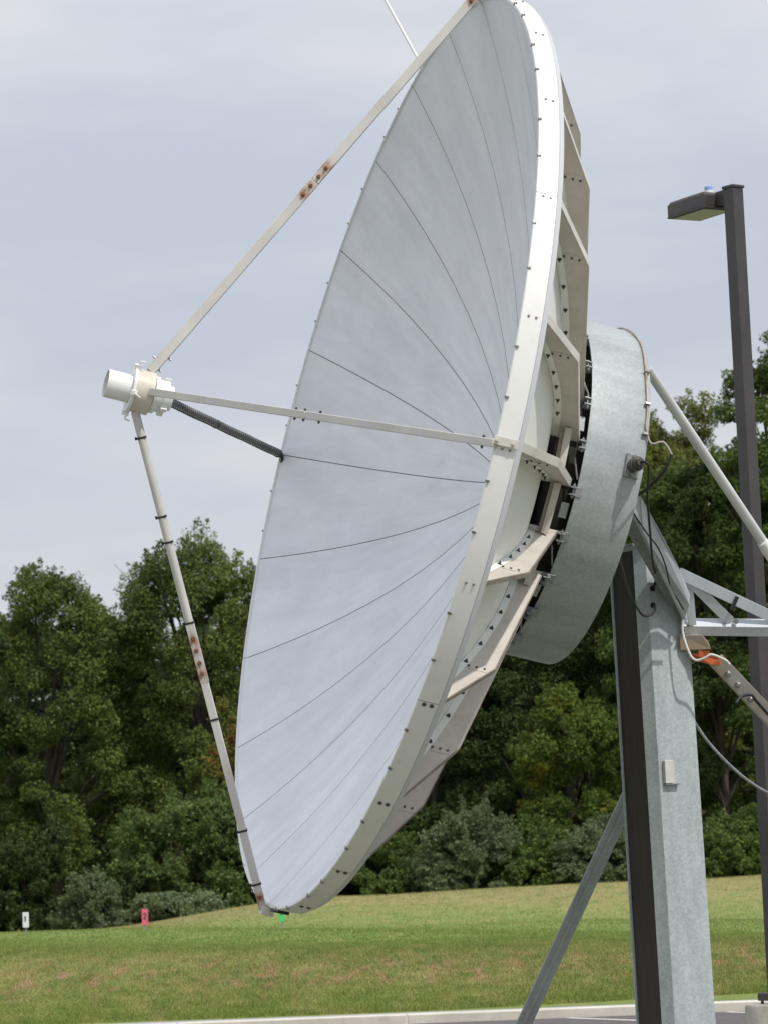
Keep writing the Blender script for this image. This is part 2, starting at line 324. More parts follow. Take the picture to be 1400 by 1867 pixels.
def grass_mat(name, blade=False):
    m = bpy.data.materials.new(name); m.use_nodes = True; t = m.node_tree; b = t.nodes['Principled BSDF']; L = t.links.new
    b.inputs['Roughness'].default_value = .8; b.inputs['Specular IOR Level'].default_value = .15
    g = t.nodes.new('ShaderNodeNewGeometry'); s = t.nodes.new('ShaderNodeSeparateXYZ'); L(g.outputs['Position'], s.inputs[0])
    d = t.nodes.new('ShaderNodeMath'); d.operation = 'MULTIPLY_ADD'; d.inputs[1].default_value = .2; L(s.outputs[0], d.inputs[0]); L(s.outputs[1], d.inputs[2])
    n0 = t.nodes.new('ShaderNodeTexNoise'); n0.inputs['Scale'].default_value = .35; n0.inputs['Detail'].default_value = 4
    mpg = t.nodes.new('ShaderNodeMapping'); mpg.inputs['Scale'].default_value = (1.2, .5, 1); L(g.outputs['Position'], mpg.inputs[0]); L(mpg.outputs[0], n0.inputs['Vector'])
    j = t.nodes.new('ShaderNodeMath'); j.operation = 'MULTIPLY_ADD'; j.inputs[1].default_value = 3.0; L(n0.outputs[0], j.inputs[0]); L(d.outputs[0], j.inputs[2])
    mr = t.nodes.new('ShaderNodeMapRange'); mr.inputs[1].default_value = 47; mr.inputs[2].default_value = 127; L(j.outputs[0], mr.inputs[0])
    cr = t.nodes.new('ShaderNodeValToRGB'); L(mr.outputs[0], cr.inputs[0]); el = cr.color_ramp.elements
    k = 1.12
    stops = [(48, (.155, .190, .046)), (51, (.160, .198, .048)), (54.0, (.195, .202, .066)), (57.2, (.178, .204, .060)), (60.5, (.166, .220, .062)), (66, (.160, .230, .058)), (80, (.166, .228, .062)), (88, (.190, .225, .068)), (95, (.238, .218, .090)), (104, (.228, .208, .084)), (122, (.12, .14, .045))]
    while len(el) < len(stops): el.new(.5)
    for q, (y, c) in zip(sorted(el, key=lambda a: a.position), stops): pass
    for i, (y, c) in enumerate(stops):
        el[i].position = (y - 47) / 80.0
    for i, (y, c) in enumerate(stops): el[i].color = (c[0] * k, c[1] * k, c[2] * k, 1)
    def nse(scale, lo_, hi_, vec=(1, 1, 1), det=5):
        mpp = t.nodes.new('ShaderNodeMapping'); mpp.inputs['Scale'].default_value = vec; L(g.outputs['Position'], mpp.inputs[0])
        n = t.nodes.new('ShaderNodeTexNoise'); n.inputs['Scale'].default_value = scale; n.inputs['Detail'].default_value = det; L(mpp.outputs[0], n.inputs['Vector'])
        r = t.nodes.new('ShaderNodeMapRange'); r.inputs[1].default_value = lo_; r.inputs[2].default_value = hi_; L(n.outputs[0], r.inputs[0]); return r.outputs[0]
    def mix(a, bb, f, mode='MIX'):
        x = t.nodes.new('ShaderNodeMixRGB'); x.blend_type = mode; L(f, x.inputs[0]); L(a, x.inputs[1])
        if isinstance(bb, tuple): x.inputs[2].default_value = (*bb, 1)
        else: L(bb, x.inputs[2])
        return x.outputs[0]
    def mul(a, v):
        x = t.nodes.new('ShaderNodeMath'); x.operation = 'MULTIPLY'; L(a, x.inputs[0])
        if isinstance(v, float): x.inputs[1].default_value = v
        else: L(v, x.inputs[1])
        return x.outputs[0]
    c = cr.outputs[0]
    c = mix(c, (.36, .30, .13), mul(nse(2.2, .48, .68, (1, .25, 1)), .42))
    c = mix(c, (.12, .185, .045), mul(nse(3.1, .50, .68, (1, .25, 1)), .6))
    # bare reddish soil showing on the bank
    zone = t.nodes.new('ShaderNodeValToRGB'); L(mr.outputs[0], zone.inputs[0]); ze = zone.color_ramp.elements
    ze[0].position = 3.4 / 80; ze[0].color = (0, 0, 0, 1); ze[1].position = 7.2 / 80; ze[1].color = (1, 1, 1, 1)
    z3 = ze.new(11.0 / 80); z3.color = (0, 0, 0, 1)
    soil = mul(nse(3.4, .52, .62, (1, .28, 1), 8), zone.outputs[0])
    c = mix(c, (.38, .235, .145), mul(soil, .45 if blade else .85))
    if blade:
        rp = t.nodes.new('ShaderNodeMapRange'); rp.inputs[3].default_value = .6; rp.inputs[4].default_value = 1.45; L(g.outputs['Random Per Island'], rp.inputs[0])
        hs = t.nodes.new('ShaderNodeHueSaturation'); hs.inputs['Saturation'].default_value = 1.0; L(rp.outputs[0], hs.inputs['Value']); L(c, hs.inputs['Color']); c = hs.outputs[0]
    L(c, b.inputs['Base Color'])
    bn = t.nodes.new('ShaderNodeBump'); bn.inputs['Strength'].default_value = .6; bn.inputs['Distance'].default_value = .05
    if not blade: L(nse(14, 0, 1, (1, 1, 1), 6), bn.inputs['Height']); L(bn.outputs[0], b.inputs['Normal'])
    return m
GM = grass_mat('grass_turf')
xs = np.concatenate([np.linspace(-300, -30, 12)[:-1], np.linspace(-30, 30, 121), np.linspace(30, 300, 12)[1:]])
def warp(name, ds, zf, m):                   # rows run along the slanting kerb line
    X, D = np.meshgrid(xs, ds); Y = D - .2 * np.clip(X, -60, 60); Z = zf(X, Y)
    nx, ny = len(xs), len(ds); v = np.stack([X.ravel(), Y.ravel(), Z.ravel()], 1)
    i = np.arange(nx * ny).reshape(ny, nx)
    f = np.stack([i[:-1, :-1], i[:-1, 1:], i[1:, 1:], i[1:, :-1]], -1).reshape(-1, 4)
    me = npmesh(name, v, f, m); me.polygons.foreach_set('use_smooth', [True] * len(me.polygons))
    o = bpy.data.objects.new(name, me); col.objects.link(o); PW[o.name] = Matrix.Identity(4); return o
gr = warp('grass_field', np.concatenate([np.linspace(47.75, 60, 60), np.linspace(60.4, 130, 120), np.linspace(135, 900, 30)]), ground_z, GM)
tag(gr, kind='structure')
ASPH = mat('asphalt', (.11, .10, .10), .92, noise=(3, (.100, .090, .092), (.135, .120, .120)), bump=.3, dirt=(45, (.20, .18, .17), .35), spec=.25)
asp = warp('car_park', np.linspace(39.5, 47.45, 12), lambda X, Y: 0 * X, ASPH); tag(asp, kind='structure')
VG = mat('bounce_turf', (.16, .165, .12), .9, noise=(.8, (.13, .14, .095), (.19, .185, .14)), dirt=(5, (.20, .18, .15), .5), spec=.1)
vg = warp('bounce_verge', np.linspace(-60, 39.4, 40), lambda X, Y: .02 + 0 * X, VG); tag(vg, kind='structure')  # unseen ground, added as turf for its bounce light onto the dish
kb = MB(); kx = np.linspace(-60, 60, 41)
for i in range(40):
    x0, x1 = kx[i] + .006, kx[i + 1] - .006
    a0 = 47.45 - .2 * x0; a1 = 47.45 - .2 * x1
    kb.prism([(x0, a0, -.05), (x1, a1, -.05), (x1, a1 + .32, -.05), (x0, a0 + .32, -.05)], (0, 0, .17))
kerb = kb.build('kerb', mat('kerb_concrete', (.68, .62, .53), .85, noise=(1.4, (.60, .55, .46), (.74, .69, .60)), dirt=(8, (.34, .31, .26), .4)), bevel=.015)
tag(kerb, kind='structure')
lm = MB()
for (xa, ya, xb, yb) in [(-.1, 47.35, 1.0, 44.6), (2.05, 46.9, 3.3, 43.6), (4.02, 46.5, 5.2, 43.2), (-2.3, 47.8, -1.2, 45.0), (6.2, 46.1, 7.4, 42.8), (8.4, 45.6, 9.6, 42.3), (-4.5, 48.2, -3.4, 45.4)]:
    a = Vector((xa, ya, .004)); b_ = Vector((xb, yb, .004)); n_ = (b_ - a).cross(Vector((0, 0, 1))).normalized() * .065
    lm.add([a - n_, b_ - n_, b_ + n_, a + n_], [(0, 1, 2, 3)])
lmo = lm.build('parking_lines', mat('white_road_paint', (.62, .61, .58), .8, dirt=(9, (.2, .19, .18), .7))); tag(lmo, kind='structure')

# grass blades on the visible part of the field
def blades(n, Ymin, Ymax, h0, h1, wd, seed):
    rng = np.random.default_rng(seed)
    Y = 1 / rng.uniform(1 / Ymax, 1 / Ymin, n); hw = Y * .112
    X = rng.uniform(-1, 1, n) * hw
    keep = hx(Y, X, 47.9) > 0; X, Y = X[keep], Y[keep]; n = len(X)
    Z = ground_z(X, Y)
    cl = .55 + .45 * np.sin(X * 3.1 + np.sin(Y * 2.3) * 2) * np.sin(Y * 2.7 + np.cos(X * 1.9) * 2)
    h = rng.uniform(h0, h1, n) * (.6 + .6 * cl); a = rng.uniform(0, 2 * np.pi, n); wv = wd * rng.uniform(.6, 1.4, n)
    dx, dy = np.cos(a) * wv, np.sin(a) * wv; lx, ly = rng.normal(0, .5, n) * h, rng.normal(0, .5, n) * h
    v = np.empty((n, 3, 3)); v[:, 0] = np.stack([X - dx, Y - dy, Z - .01], 1); v[:, 1] = np.stack([X + dx, Y + dy, Z - .01], 1)
    v[:, 2] = np.stack([X + lx, Y + ly, Z + h], 1)
    return v.reshape(-1, 3)
V = np.concatenate([blades(420000, 47.8, 62, .012, .05, .0045, 1), blades(160000, 62, 112, .012, .04, .009, 2), blades(5000, 47.8, 48.6, .03, .08, .005, 3)])
me = npmesh('grass', V, np.arange(len(V)).reshape(-1, 3), grass_mat('grass_blades', True))
go = bpy.data.objects.new('grass', me); col.objects.link(go)
tag(go, 'short green and tan mown grass on the bank and field', 'grass', kind='stuff')

# ---------------------------------------------------------------- the satellite dish
DC = CP + RC * -0.06596218 - UC * -0.45311616 + fw * 26.72962024
def c2w(x, y, z): return (RC * x - UC * y + fw * z)
AXD = c2w(-0.94640859, -0.23255193, -0.22412137).normalized()
U_ = c2w(0.2262932, -0.97258398, 0.05358905).normalized(); V_ = c2w(0.230439087, 0, -0.973086752).normalized()
TH = 0.0056261956904909835
DX = (U_ * math.cos(TH) + V_ * math.sin(TH)).normalized(); DZ = -AXD; DY = DZ.cross(DX).normalized()
MD = Matrix(((DX.x, DY.x, DZ.x, DC.x), (DX.y, DY.y, DZ.y, DC.y), (DX.z, DY.z, DZ.z, DC.z), (0, 0, 0, 1)))
def Dl(r, ang, z): a = R_(ang); return Vector((r * math.cos(a), r * math.sin(a), -z))
def Dw(r, ang, z): return MD @ Dl(r, ang, z)
RR, DEP = 3.4, 1.05
def par(r): return DEP - DEP * r * r / (RR * RR)      # local z (backwards) of reflector face
colbase = at(1228, 1867, 27.3); colbase.z = 0
dish = empty('satellite_dish', colbase, 'large white parabolic satellite dish tilted left on a galvanised steel column', 'satellite dish')

# reflector: 24 petals with dark seams
rf = MB(); rs = [.05, .3, .6, .9, 1.2, 1.5, 1.8, 2.1, 2.4, 2.65, 2.9, 3.1, 3.25, 3.385]
NS = 7; rows = []
for r in rs:
    row = []
    dl = .0037 / r
    for q in range(24):
        a0 = q * math.pi / 12; a1 = a0 + math.pi / 12
        row.append((a0 - dl, r))
        for j in range(NS): row.append((a0 + dl + (a1 - a0 - 2 * dl) * j / NS, r))
    rows.append(row)
nn_ = len(rows[0])
for row in rows:
    for k, (a, r) in enumerate(row):
        j = k % (NS + 1) - 1
        bow = 0.0 if j < 0 else .005 * math.sin(math.pi * max(j, 0) / NS) * (r / RR)
        rf.v.append(Vector((r * math.cos(a), r * math.sin(a), par(r) + bow)))
for i in range(len(rows) - 1):
    for k in range(nn_):
        kk = (k + 1) % nn_
        rf.f.append([i * nn_ + k, i * nn_ + kk, (i + 1) * nn_ + kk, (i + 1) * nn_ + k]); rf.m.append(1 if k % (NS + 1) == 0 and i > 0 else 0)
rf.f.append(list(range(nn_))); rf.m.append(0)
reflector = rf.build('reflector', [M['reflector'], M['seam']], dish, MD, smooth=30)
rb = MB(); prof = [(r, par(r) + .014) for r in rs[::-1]]
rb.lathe(prof, 192, closed=False, seam=(24, .0008))
bs = rb.build('reflector_backing', [M['back'], M['seam']], dish, MD, smooth=30)
tag(bs, 'cream white back skin of the dish')
# rim band
bd = MB(); bd.lathe([(3.385, -.006), (3.403, -.006), (3.408, 0), (3.408, .138), (3.397, .141), (3.393, .135)], 216, seam=(12, .0006), smi=2)
bd.lathe([(3.400, .1395), (3.408, .143), (3.382, .182), (3.374, .178)], 216, mi=1)
band = bd.build('rim_band', [M['white'], M['lip'], M['seam']], dish, MD, smooth=25)
# rim screws (clips) and band bolts
c0 = MB(); c0.tube([(3.392, 0, -.010), (3.418, 0, -.010)], .004, 6); c0.tube([(3.404, 0, .006), (3.420, 0, .006)], .008, 8)
c0.box((3.410, 0, -.002), (.004, 0, 0), (0, .008, 0), (0, 0, .012))
clip0 = None
for q in range(48):
    Mq = MD @ Matrix.Rotation(R_(7.5 * q + 3.2 + .9 * ((-1) ** q)), 4, 'Z')
    if clip0 is None: clip0 = c0.build('rim_screw', M['bolt'], band, Mq)
    else: dup(clip0, band, Mq)
bolt0 = {}
for q in range(24):
    Mq = MD @ Matrix.Rotation(R_(15 * q + .35), 4, 'Z'); kd = 0 if q <= 7 or q > 18 else 1
    for zz in (.045, .097):
        if (kd, zz) not in bolt0:
            b0 = MB(); r = (.009, .015)[kd]; b0.tube([(3.40, 0, zz), (3.412, 0, zz), (3.418, 0, zz)], [r, r, r * .6], 10)
            bolt0[kd, zz] = b0.build('band_bolt', M['bolt'] if kd == 0 else M['boltd'], band, Mq)
        else: dup(bolt0[kd, zz], band, Mq)
# ribs
KN = [(3.385, .145), (2.77, .60), (1.25, 1.14)]
ins = [(r, par(r) + .022) for r in np.linspace(1.30, 3.36, 14)]
def rib_mesh(side):
    b = MB(); t = .006
    poly = [(KN[0][0], KN[0][1])] + [(KN[1][0], KN[1][1])] + [(KN[2][0], KN[2][1])] + [(1.25, par(1.25) + .03)] + ins
    # plate as strips between inner and outer edge
    def outz(r):
        if r > 2.77: return .145 + (3.385 - r) / (3.385 - 2.77) * .455
        return .60 + (2.77 - r) / (2.77 - 1.25) * .54
    rr = sorted(set(list(np.linspace(1.25, 3.385, 16)) + [2.77]))
    for a, c in zip(rr[:-1], rr[1:]):
        q = [(a, par(a) + .022), (c, par(c) + .022), (c, outz(c)), (a, outz(a))]
        b.prism([(x, -t / 2, z) for x, z in q], (0, t, 0))
    fwid = .055 if side == 1 else .030; sd = -side
    for (p, q) in ((KN[0], KN[1]), (KN[1], KN[2])):      # outer flange, folded away from the bolted side
        d = Vector((q[0] - p[0], 0, q[1] - p[1])).normalized(); n = Vector((-d.z, 0, d.x)); n = n if n.z > 0 else -n
        P0 = Vector((p[0], .0, p[1])) + n * .003; P1 = Vector((q[0], .0, q[1])) + n * .003; Y = Vector((0, 1, 0)) * sd
        b.prism([P0 - Y * t / 2, P1 - Y * t / 2, P1 + Y * fwid, P0 + Y * fwid], n * .005, 1)
        b.prism([P0 + Y * fwid, P1 + Y * fwid, P1 + Y * fwid - n * .018, P0 + Y * fwid - n * .018], (0, .004 * sd, 0), 1)
    for s in (-1, 1):                                     # petal edges folded back against the rib
        for (a, za), (c, zc) in zip(ins[:-1], ins[1:]):
            b.prism([(a, s * .0035, za - .006), (c, s * .0035, zc - .006), (c, s * .0035, zc + .048), (a, s * .0035, za + .048)], (0, s * .005, 0), 2)
            b.prism([(a, s * .0095, za - .006), (c, s * .0095, zc - .006), (c, s * .012, zc - .006), (a, s * .012, za - .006)], (0, 0, .004), 2)
    # splice strap at the kink
    b.box((2.83, side * .0045, .467), (.028, 0, .0), (0, .0025, 0), (0, 0, .066), 0)
    return b
def rib_bolts(s):
    out_ = []
    for r in (1.75, 2.0, 2.25, 2.5, 2.78, 3.05):
        m_ = MB(); z0 = par(r) + .022
        z0 += .022; m_.tube([(r, s * .008, z0), (r, s * .012, z0)], .015, 10); m_.tube([(r, s * .012, z0), (r, s * .022, z0)], .010, 6); m_.tube([(r, s * .022, z0), (r, s * .032, z0)], .005, 6)
        out_.append(m_)
    for k in range(3):
        m_ = MB(); z0 = par(2.83) + .085 + k * .055; m_.tube([(2.825, s * .006, z0), (2.825, s * .016, z0)], .008, 8); out_.append(m_)
    return out_
proto = {}
for q in range(24):
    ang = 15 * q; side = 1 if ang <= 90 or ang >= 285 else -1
    Mq = MD @ Matrix.Rotation(R_(ang), 4, 'Z')
    if side not in proto:
        o = rib_mesh(side).build('rib', [M['rib'], M['ribedge'] if side == 1 else M['brownedge'], M['back']], dish, Mq, smooth=None); proto[side] = o
        bl = []
    else: o = dup(proto[side], dish, Mq)
    if 30 <= ang <= 150:
        key = 'b%d' % side
        if key not in proto:
            proto[key] = [m_.build('rib_bolt', M['boltd'], o, Mq) for m_ in rib_bolts(side)]
        else:
            for pb in proto[key]: dup(pb, o, Mq)
# inner stiffener ring between ribs, hub ring behind the reflector
st0 = None
for q in range(24):
    Mq = MD @ Matrix.Rotation(R_(15 * q + 7.5), 4, 'Z')
    if st0 is None:
        b = MB(); r0 = 1.48 * math.cos(R_(7.5)); hl = 1.48 * math.sin(R_(7.5)) - .012
        b.box((r0, 0, 1.0), (.05, 0, .0), (0, hl, 0), (0, 0, .004)); b.box((r0 + .048, 0, .975), (.003, 0, 0), (0, hl, 0), (0, 0, .022)); b.box((r0 - .05, 0, .975), (.003, 0, 0), (0, hl, 0), (0, 0, .022))
        st0 = b.build('stiffener', M['rib'], dish, Mq)
    else: dup(st0, dish, Mq)
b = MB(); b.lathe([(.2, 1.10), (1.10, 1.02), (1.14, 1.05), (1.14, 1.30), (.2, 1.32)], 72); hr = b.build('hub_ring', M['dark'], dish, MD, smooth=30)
# hub drum
HR = 1.265
MDR = MD @ Matrix.Translation((.035, 0, 0))
b = MB(); b.lathe([(HR, 1.195), (HR, 1.632), (HR - .006, 1.644), (.3, 1.65), (.3, 1.63), (HR - .02, 1.62), (HR - .012, 1.195)], 144)
drum = b.build('hub_drum', M['galv'], dish, MDR, smooth=30)
b = MB(); pts = bez([Dl(HR + .013, a_, -1.612 + .006 * math.sin(a_ * .17) + max(0, 20 - a_) * .001) for a_ in range(-63, 72, 5)] + [Dl(HR + .03, 72, -1.66), Dl(HR + .06, 71, -1.74), Dl(HR + .04, 74, -1.82)], 3)
b.tube(pts, .0085, 8); cn = b.build('conduit', M['conduit'], drum, MDR, smooth=60)
b = MB(); b.tube(bez([Dl(HR + .04, 74, -1.82), Dl(HR + .00, 79, -1.80), Dl(HR - .12, 85, -1.74), Dl(HR - .3, 90, -1.69)], 6), .011, 8); b.build('cable', M['black'], drum, MDR, smooth=60)
for a_ in (44, 58, 69):
    b = MB(); b.box(Dl(HR + .02, a_, -1.612), Dl(.014, a_, 0), Vector((-math.sin(R_(a_)), math.cos(R_(a_)), 0)) * .010, (0, 0, .020)); b.build('conduit_clip', M['bolt'], drum, MDR, bevel=.002)
# connector box on the drum
FA, FZ = 80.5, 1.555
rad = Dl(1, FA, 0); tan = Vector((-math.sin(R_(FA)), math.cos(R_(FA)), 0)); zz = Vector((0, 0, 1)); FP = Dl(HR, FA, -FZ)
b = MB(); b.box(FP + rad * .012, rad * .012, tan * .085, zz * .055)
cb = b.build('connector_plate', M['galvd'], drum, MDR, bevel=.004)
b = MB(); p0 = FP + rad * .024
b.tube([p0, p0 + rad * .05, p0 + rad * .052, p0 + rad * .10, p0 + rad * .102, p0 + rad * .13, p0 + rad * .132, p0 + rad * .17], [.045, .045, .052, .052, .040, .040, .030, .026], 18)
b.build('cable_gland', M['boltd'], cb, MDR, smooth=30)
for s in (-1, 1):
    b = MB(); b.tube([FP + rad * .022 + tan * .065 * s, FP + rad * .045 + tan * .065 * s], .016, 8); b.build('bolt', M['bolt'], cb, MDR)
# rib clamps that hold the ribs to the drum
cl0 = None
for q in range(24):
    Mq = MD @ Matrix.Rotation(R_(15 * q + 1.3), 4, 'Z')
    if cl0 is None:
        b = MB(); b.box((1.275, .026, 1.165), (.035, 0, 0), (0, .005, 0), (0, 0, .028)); b.box((1.275, -.026, 1.165), (.035, 0, 0), (0, .005, 0), (0, 0, .028)); b.box((1.262, 0, 1.205), (.006, 0, 0), (0, .035, 0), (0, 0, .03))
        b.tube([(1.29, -.055, 1.165), (1.29, .055, 1.165)], .006, 8); b.tube([(1.29, .033, 1.165), (1.29, .045, 1.165)], .013, 6); b.tube([(1.29, -.045, 1.165), (1.29, -.033, 1.165)], .013, 6)
        cl0 = b.build('rib_clamp', M['galvd'], dish, Mq, bevel=.002)
    else: dup(cl0, dish, Mq)
# thin strap plates and jack rods between the clamps
sp0 = {}
for q in range(24):
    Mq = MD @ Matrix.Rotation(R_(15 * q + 8), 4, 'Z'); kd = q % 2
    if kd not in sp0:
        b = MB()
        if kd: b.tube([(1.235, -.06, 1.14), (1.235, .09, 1.19)], .007, 6)
        else: b.box((1.225, 0, 1.15), (.003, 0, 0), (0, .055, 0), (0, 0, .028))
        sp0[kd] = b.build('jack_rod' if kd else 'strap_plate', M['galvd'] if kd else M['galv'], dish, Mq)
    else: dup(sp0[kd], dish, Mq)

# ---- feed and its struts
fh = MB(); fh.lathe([(.100, -1.70), (.103, -2.035), (.097, -2.035), (.094, -1.72)], 48)
feed = fh.build('feed_horn', M['feedw'], dish, MD, smooth=30); tag(feed, 'white tubular horn at the focus')
b = MB(); b.lathe([(.158, -1.70), (.158, -1.835), (.150, -1.837), (.101, -1.825), (.101, -1.70)], 48); ring = b.build('feed_ring', M['ring'], dish, MD, smooth=30)
b = MB(); b.lathe([(.165, -1.835), (.165, -1.855), (.105, -1.855), (.105, -1.835)], 48)
for a_ in (20, 100, 185, 290):
    d = Dl(1, a_, 0); t_ = Vector((-d.y, d.x, 0)); b.box(d * .175 + Vector((0, 0, -1.845)), d * .018, t_ * .016, (0, 0, .024))
    b.tube(bez([d * .19 + Vector((0, 0, -1.83)), d * .215 + Vector((0, 0, -1.84)), d * .225 + t_ * .02 + Vector((0, 0, -1.80))], 4), .006, 6)
b.build('clamp_collar', M['feedw'], ring, MD, smooth=30, bevel=.001)
b = MB(); b.lathe([(.135, -1.69), (.135, -1.66), (.118, -1.655), (.118, -1.62), (.125, -1.618), (.125, -1.585), (.09, -1.58), (.09, -1.545), (.05, -1.54), (.02, -1.54), (.02, -1.69)], 40)
for a_ in (0, 60, 120, 180, 240, 300): b.box(Dl(.13, a_ + 15, 1.60), Dl(.010, a_ + 15, 0), Vector((-math.sin(R_(a_ + 15)), math.cos(R_(a_ + 15)), 0)) * .012, (0, 0, .022))
b.build('feed_flange', M['feedw'], feed, MD, smooth=25)

def strut_frame(p, q, up):
    x = (q - p).normalized(); z = (up - x * up.dot(x)).normalized(); y = z.cross(x)
    return Matrix(((x.x, y.x, z.x, p.x), (x.y, y.y, z.y, p.y), (x.z, y.z, z.z, p.z), (0, 0, 0, 1)))
def param(p, q, px):                          # local x (m) of the point seen nearest photo pixel px
    best = min(range(1001), key=lambda i: (lambda a: (a[0] - px[0]) ** 2 + (a[1] - px[1]) ** 2)(proj(p.lerp(q, i / 1000))))
    return (q - p).length * best / 1000
CAMD = -fw
def make_strut(p, q, wd, rusty, smooth_tube=None, joint=None):
    L = (q - p).length; Mx = strut_frame(p, q, CAMD)
    pk = [(param(p, q, a) + .012, .085) for a in rusty]
    mt = strut_mat('strut_paint_%d' % (len(bpy.data.materials)), pk) if pk else M['strutp']
    b = MB()
    if joint is None: b.box((L / 2, 0, 0), (L / 2, 0, 0), (0, wd / 2, 0), (0, 0, wd / 2))
    else:
        j = param(p, q, joint)
        if smooth_tube: b.tube([(0, 0, 0), (j - .16, 0, 0), (j - .1, 0, 0)], [wd * .52, wd * .52, wd * .46], 18); b.box((j - .22 + .2, 0, 0), (.22, 0, 0), (0, wd / 2 + .002, 0), (0, 0, wd / 2)); b.box(((j + L) / 2 + .1, 0, 0), ((L - j) / 2 - .1, 0, 0), (0, wd / 2 - .002, 0), (0, 0, wd / 2 - .002))
        else:
            b.box((j / 2, 0, 0), (j / 2, 0, 0), (0, wd / 2, 0), (0, 0, wd / 2)); b.box(((j + L) / 2 + .003, 0, 0), ((L - j) / 2 - .003, 0, 0), (0, wd / 2 - .001, 0), (0, 0, wd / 2 - .001))
            b.box((j, 0, 0), (.16, 0, 0), (0, wd / 2 - .004, 0), (0, 0, wd / 2 - .004))
    o = b.build('feed_strut', mt, dish, Mx, smooth=30, bevel=.004)
    for a in rusty:
        x = param(p, q, a); k = MB(); k.tube([(x, 0, wd / 2), (x, 0, wd / 2 + .008)], .015, 12); k.tube([(x, 0, wd / 2 + .008), (x, 0, wd / 2 + .020)], .009, 6); k.build('rusty_bolt', M['boltr'], o, Mx)
    return o, Mx, L
M['strutp'] = strut_mat('strut_paint_plain', [(-9, .01)])
# top
pT = Dw(.155, 0, 1.74); qT = Dw(3.46, 0, .02)
sT, MT, LT = make_strut(pT, qT, .070, [(552, 356), (566, 340), (580, 323), (594, 308), (862, 8)], joint=(573, 332))
for dx, s in ((.10, 1), (.16, -1), (.05, -1)):
    k = MB(); k.tube([(dx, s * .03, 0), (dx, s * .06, 0)], .008, 8); k.build('bolt', M['bolt'], sT, MT)
# near side
pR = Dw(.155, 88, 1.72); qR = Dw(3.43, 90, .015)
sR, MR, LR = make_strut(pR, qR, .054, [], joint=(562, 752))
for px in ((540, 748), (556, 750), (584, 753), (880, 800)):
    x = param(pR, qR, px); k = MB(); k.tube([(x, -.045, 0), (x, .045, 0)], .0065, 8); k.tube([(x, .029, 0), (x, .037, 0)], .011, 6); k.tube([(x, -.037, 0), (x, -.029, 0)], .011, 6); k.build('bolt', M['boltd'], sR, MR)
b = MB(); b.box((3.432, 0, .055), (.006, 0, 0), (0, .028, 0), (0, 0, .085)); b.tube([(3.43, .0, -.01), (3.455, 0, -.01)], .012, 8); b.tube([(3.43, .0, .10), (3.45, 0, .10)], .012, 8)
b.build('strut_bracket', M['ribedge'], sR, MD @ Matrix.Rotation(R_(89.6), 4, 'Z'), bevel=.002)
# bottom
pB = Dw(.15, 180, 1.78); qB = Dw(3.43, 180, .03)
sB, MB_, LB = make_strut(pB, qB, .060, [(358, 1163), (362, 1185), (370, 1207), (374, 1227), (480, 1635)], True, joint=(366, 1195))
for px in ((262, 797), (296, 942), (310, 988), (350, 1135), (398, 1310), (452, 1513), (472, 1612)):
    x = param(pB, qB, px); k = MB(); wv = .0335
    k.box((x, 0, 0), (.0075, 0, 0), (0, wv, 0), (0, 0, wv)); k.box((x - .003, -.042, .01), (.012, 0, 0), (0, .008, 0), (0, 0, .008)); k.build('cable_tie', M['black'], sB, MB_, bevel=.003)
b = MB(); b.box((3.440, 0, .0), (.030, 0, 0), (0, .055, 0), (0, 0, .045)); b.build('strut_bracket', M['ribedge'], sB, MD @ Matrix.Rotation(R_(180), 4, 'Z'), bevel=.004)
b = MB(); b.box((3.418, 0, .05), (.012, 0, 0), (0, .055, 0), (0, 0, .06)); b.build('rubber_pad', M['black'], sB, MD @ Matrix.Rotation(R_(176.5), 4, 'Z'), bevel=.004)
# far side, wrapped in corrugated hose
pL = Dw(.10, 268, 1.60); qL = Dw(3.40, 270, .0)
sL, ML, LL = make_strut(pL, qL, .045, [])
k = MB(); rng_ = random.Random(3); P_ = []; Rd = []
nseg = 62
for i in range(nseg):
    x0 = .02 + (LL - .06) * i / nseg; dx = (LL - .06) / nseg; wob = .0015 * math.sin(i * .33) + .001 * rng_.random()
    for fx, rd in ((0, .030), (.25, .052), (.6, .052), (.85, .030)):
        P_.append((x0 + dx * fx, wob, 0)); Rd.append(rd * .66)
k.tube(P_, Rd, 16); hose = k.build('corrugated_hose', M['duct'], sL, ML, smooth=30)
for t in (.02, .42, .97):
    k = MB(); k.tube([(LL * t, 0, 0), (LL * t + .03, 0, 0)], .0355, 16); k.build('hose_tie', M['black'], hose, ML, smooth=40)
k = MB(); k.tube(bez([(LL - .06, .0, .03), (LL - .01, -.05, .04), (LL + .01, -.10, .05), (LL + .03, -.13, .05)], 5), .012, 8); k.build('cable_tail', M['black'], hose, ML, smooth=60)
# slim rod standing on the top strut
xr = param(pT, qT, (765, 108)); a = MT @ Vector((xr, .03, 0)); az = (a - CP).dot(fw); e2 = at(676, -50, az + .3)
k = MB(); k.tube([a, e2], .011, 10); k.build('lightning_rod', M['feedw'], dish, smooth=60)

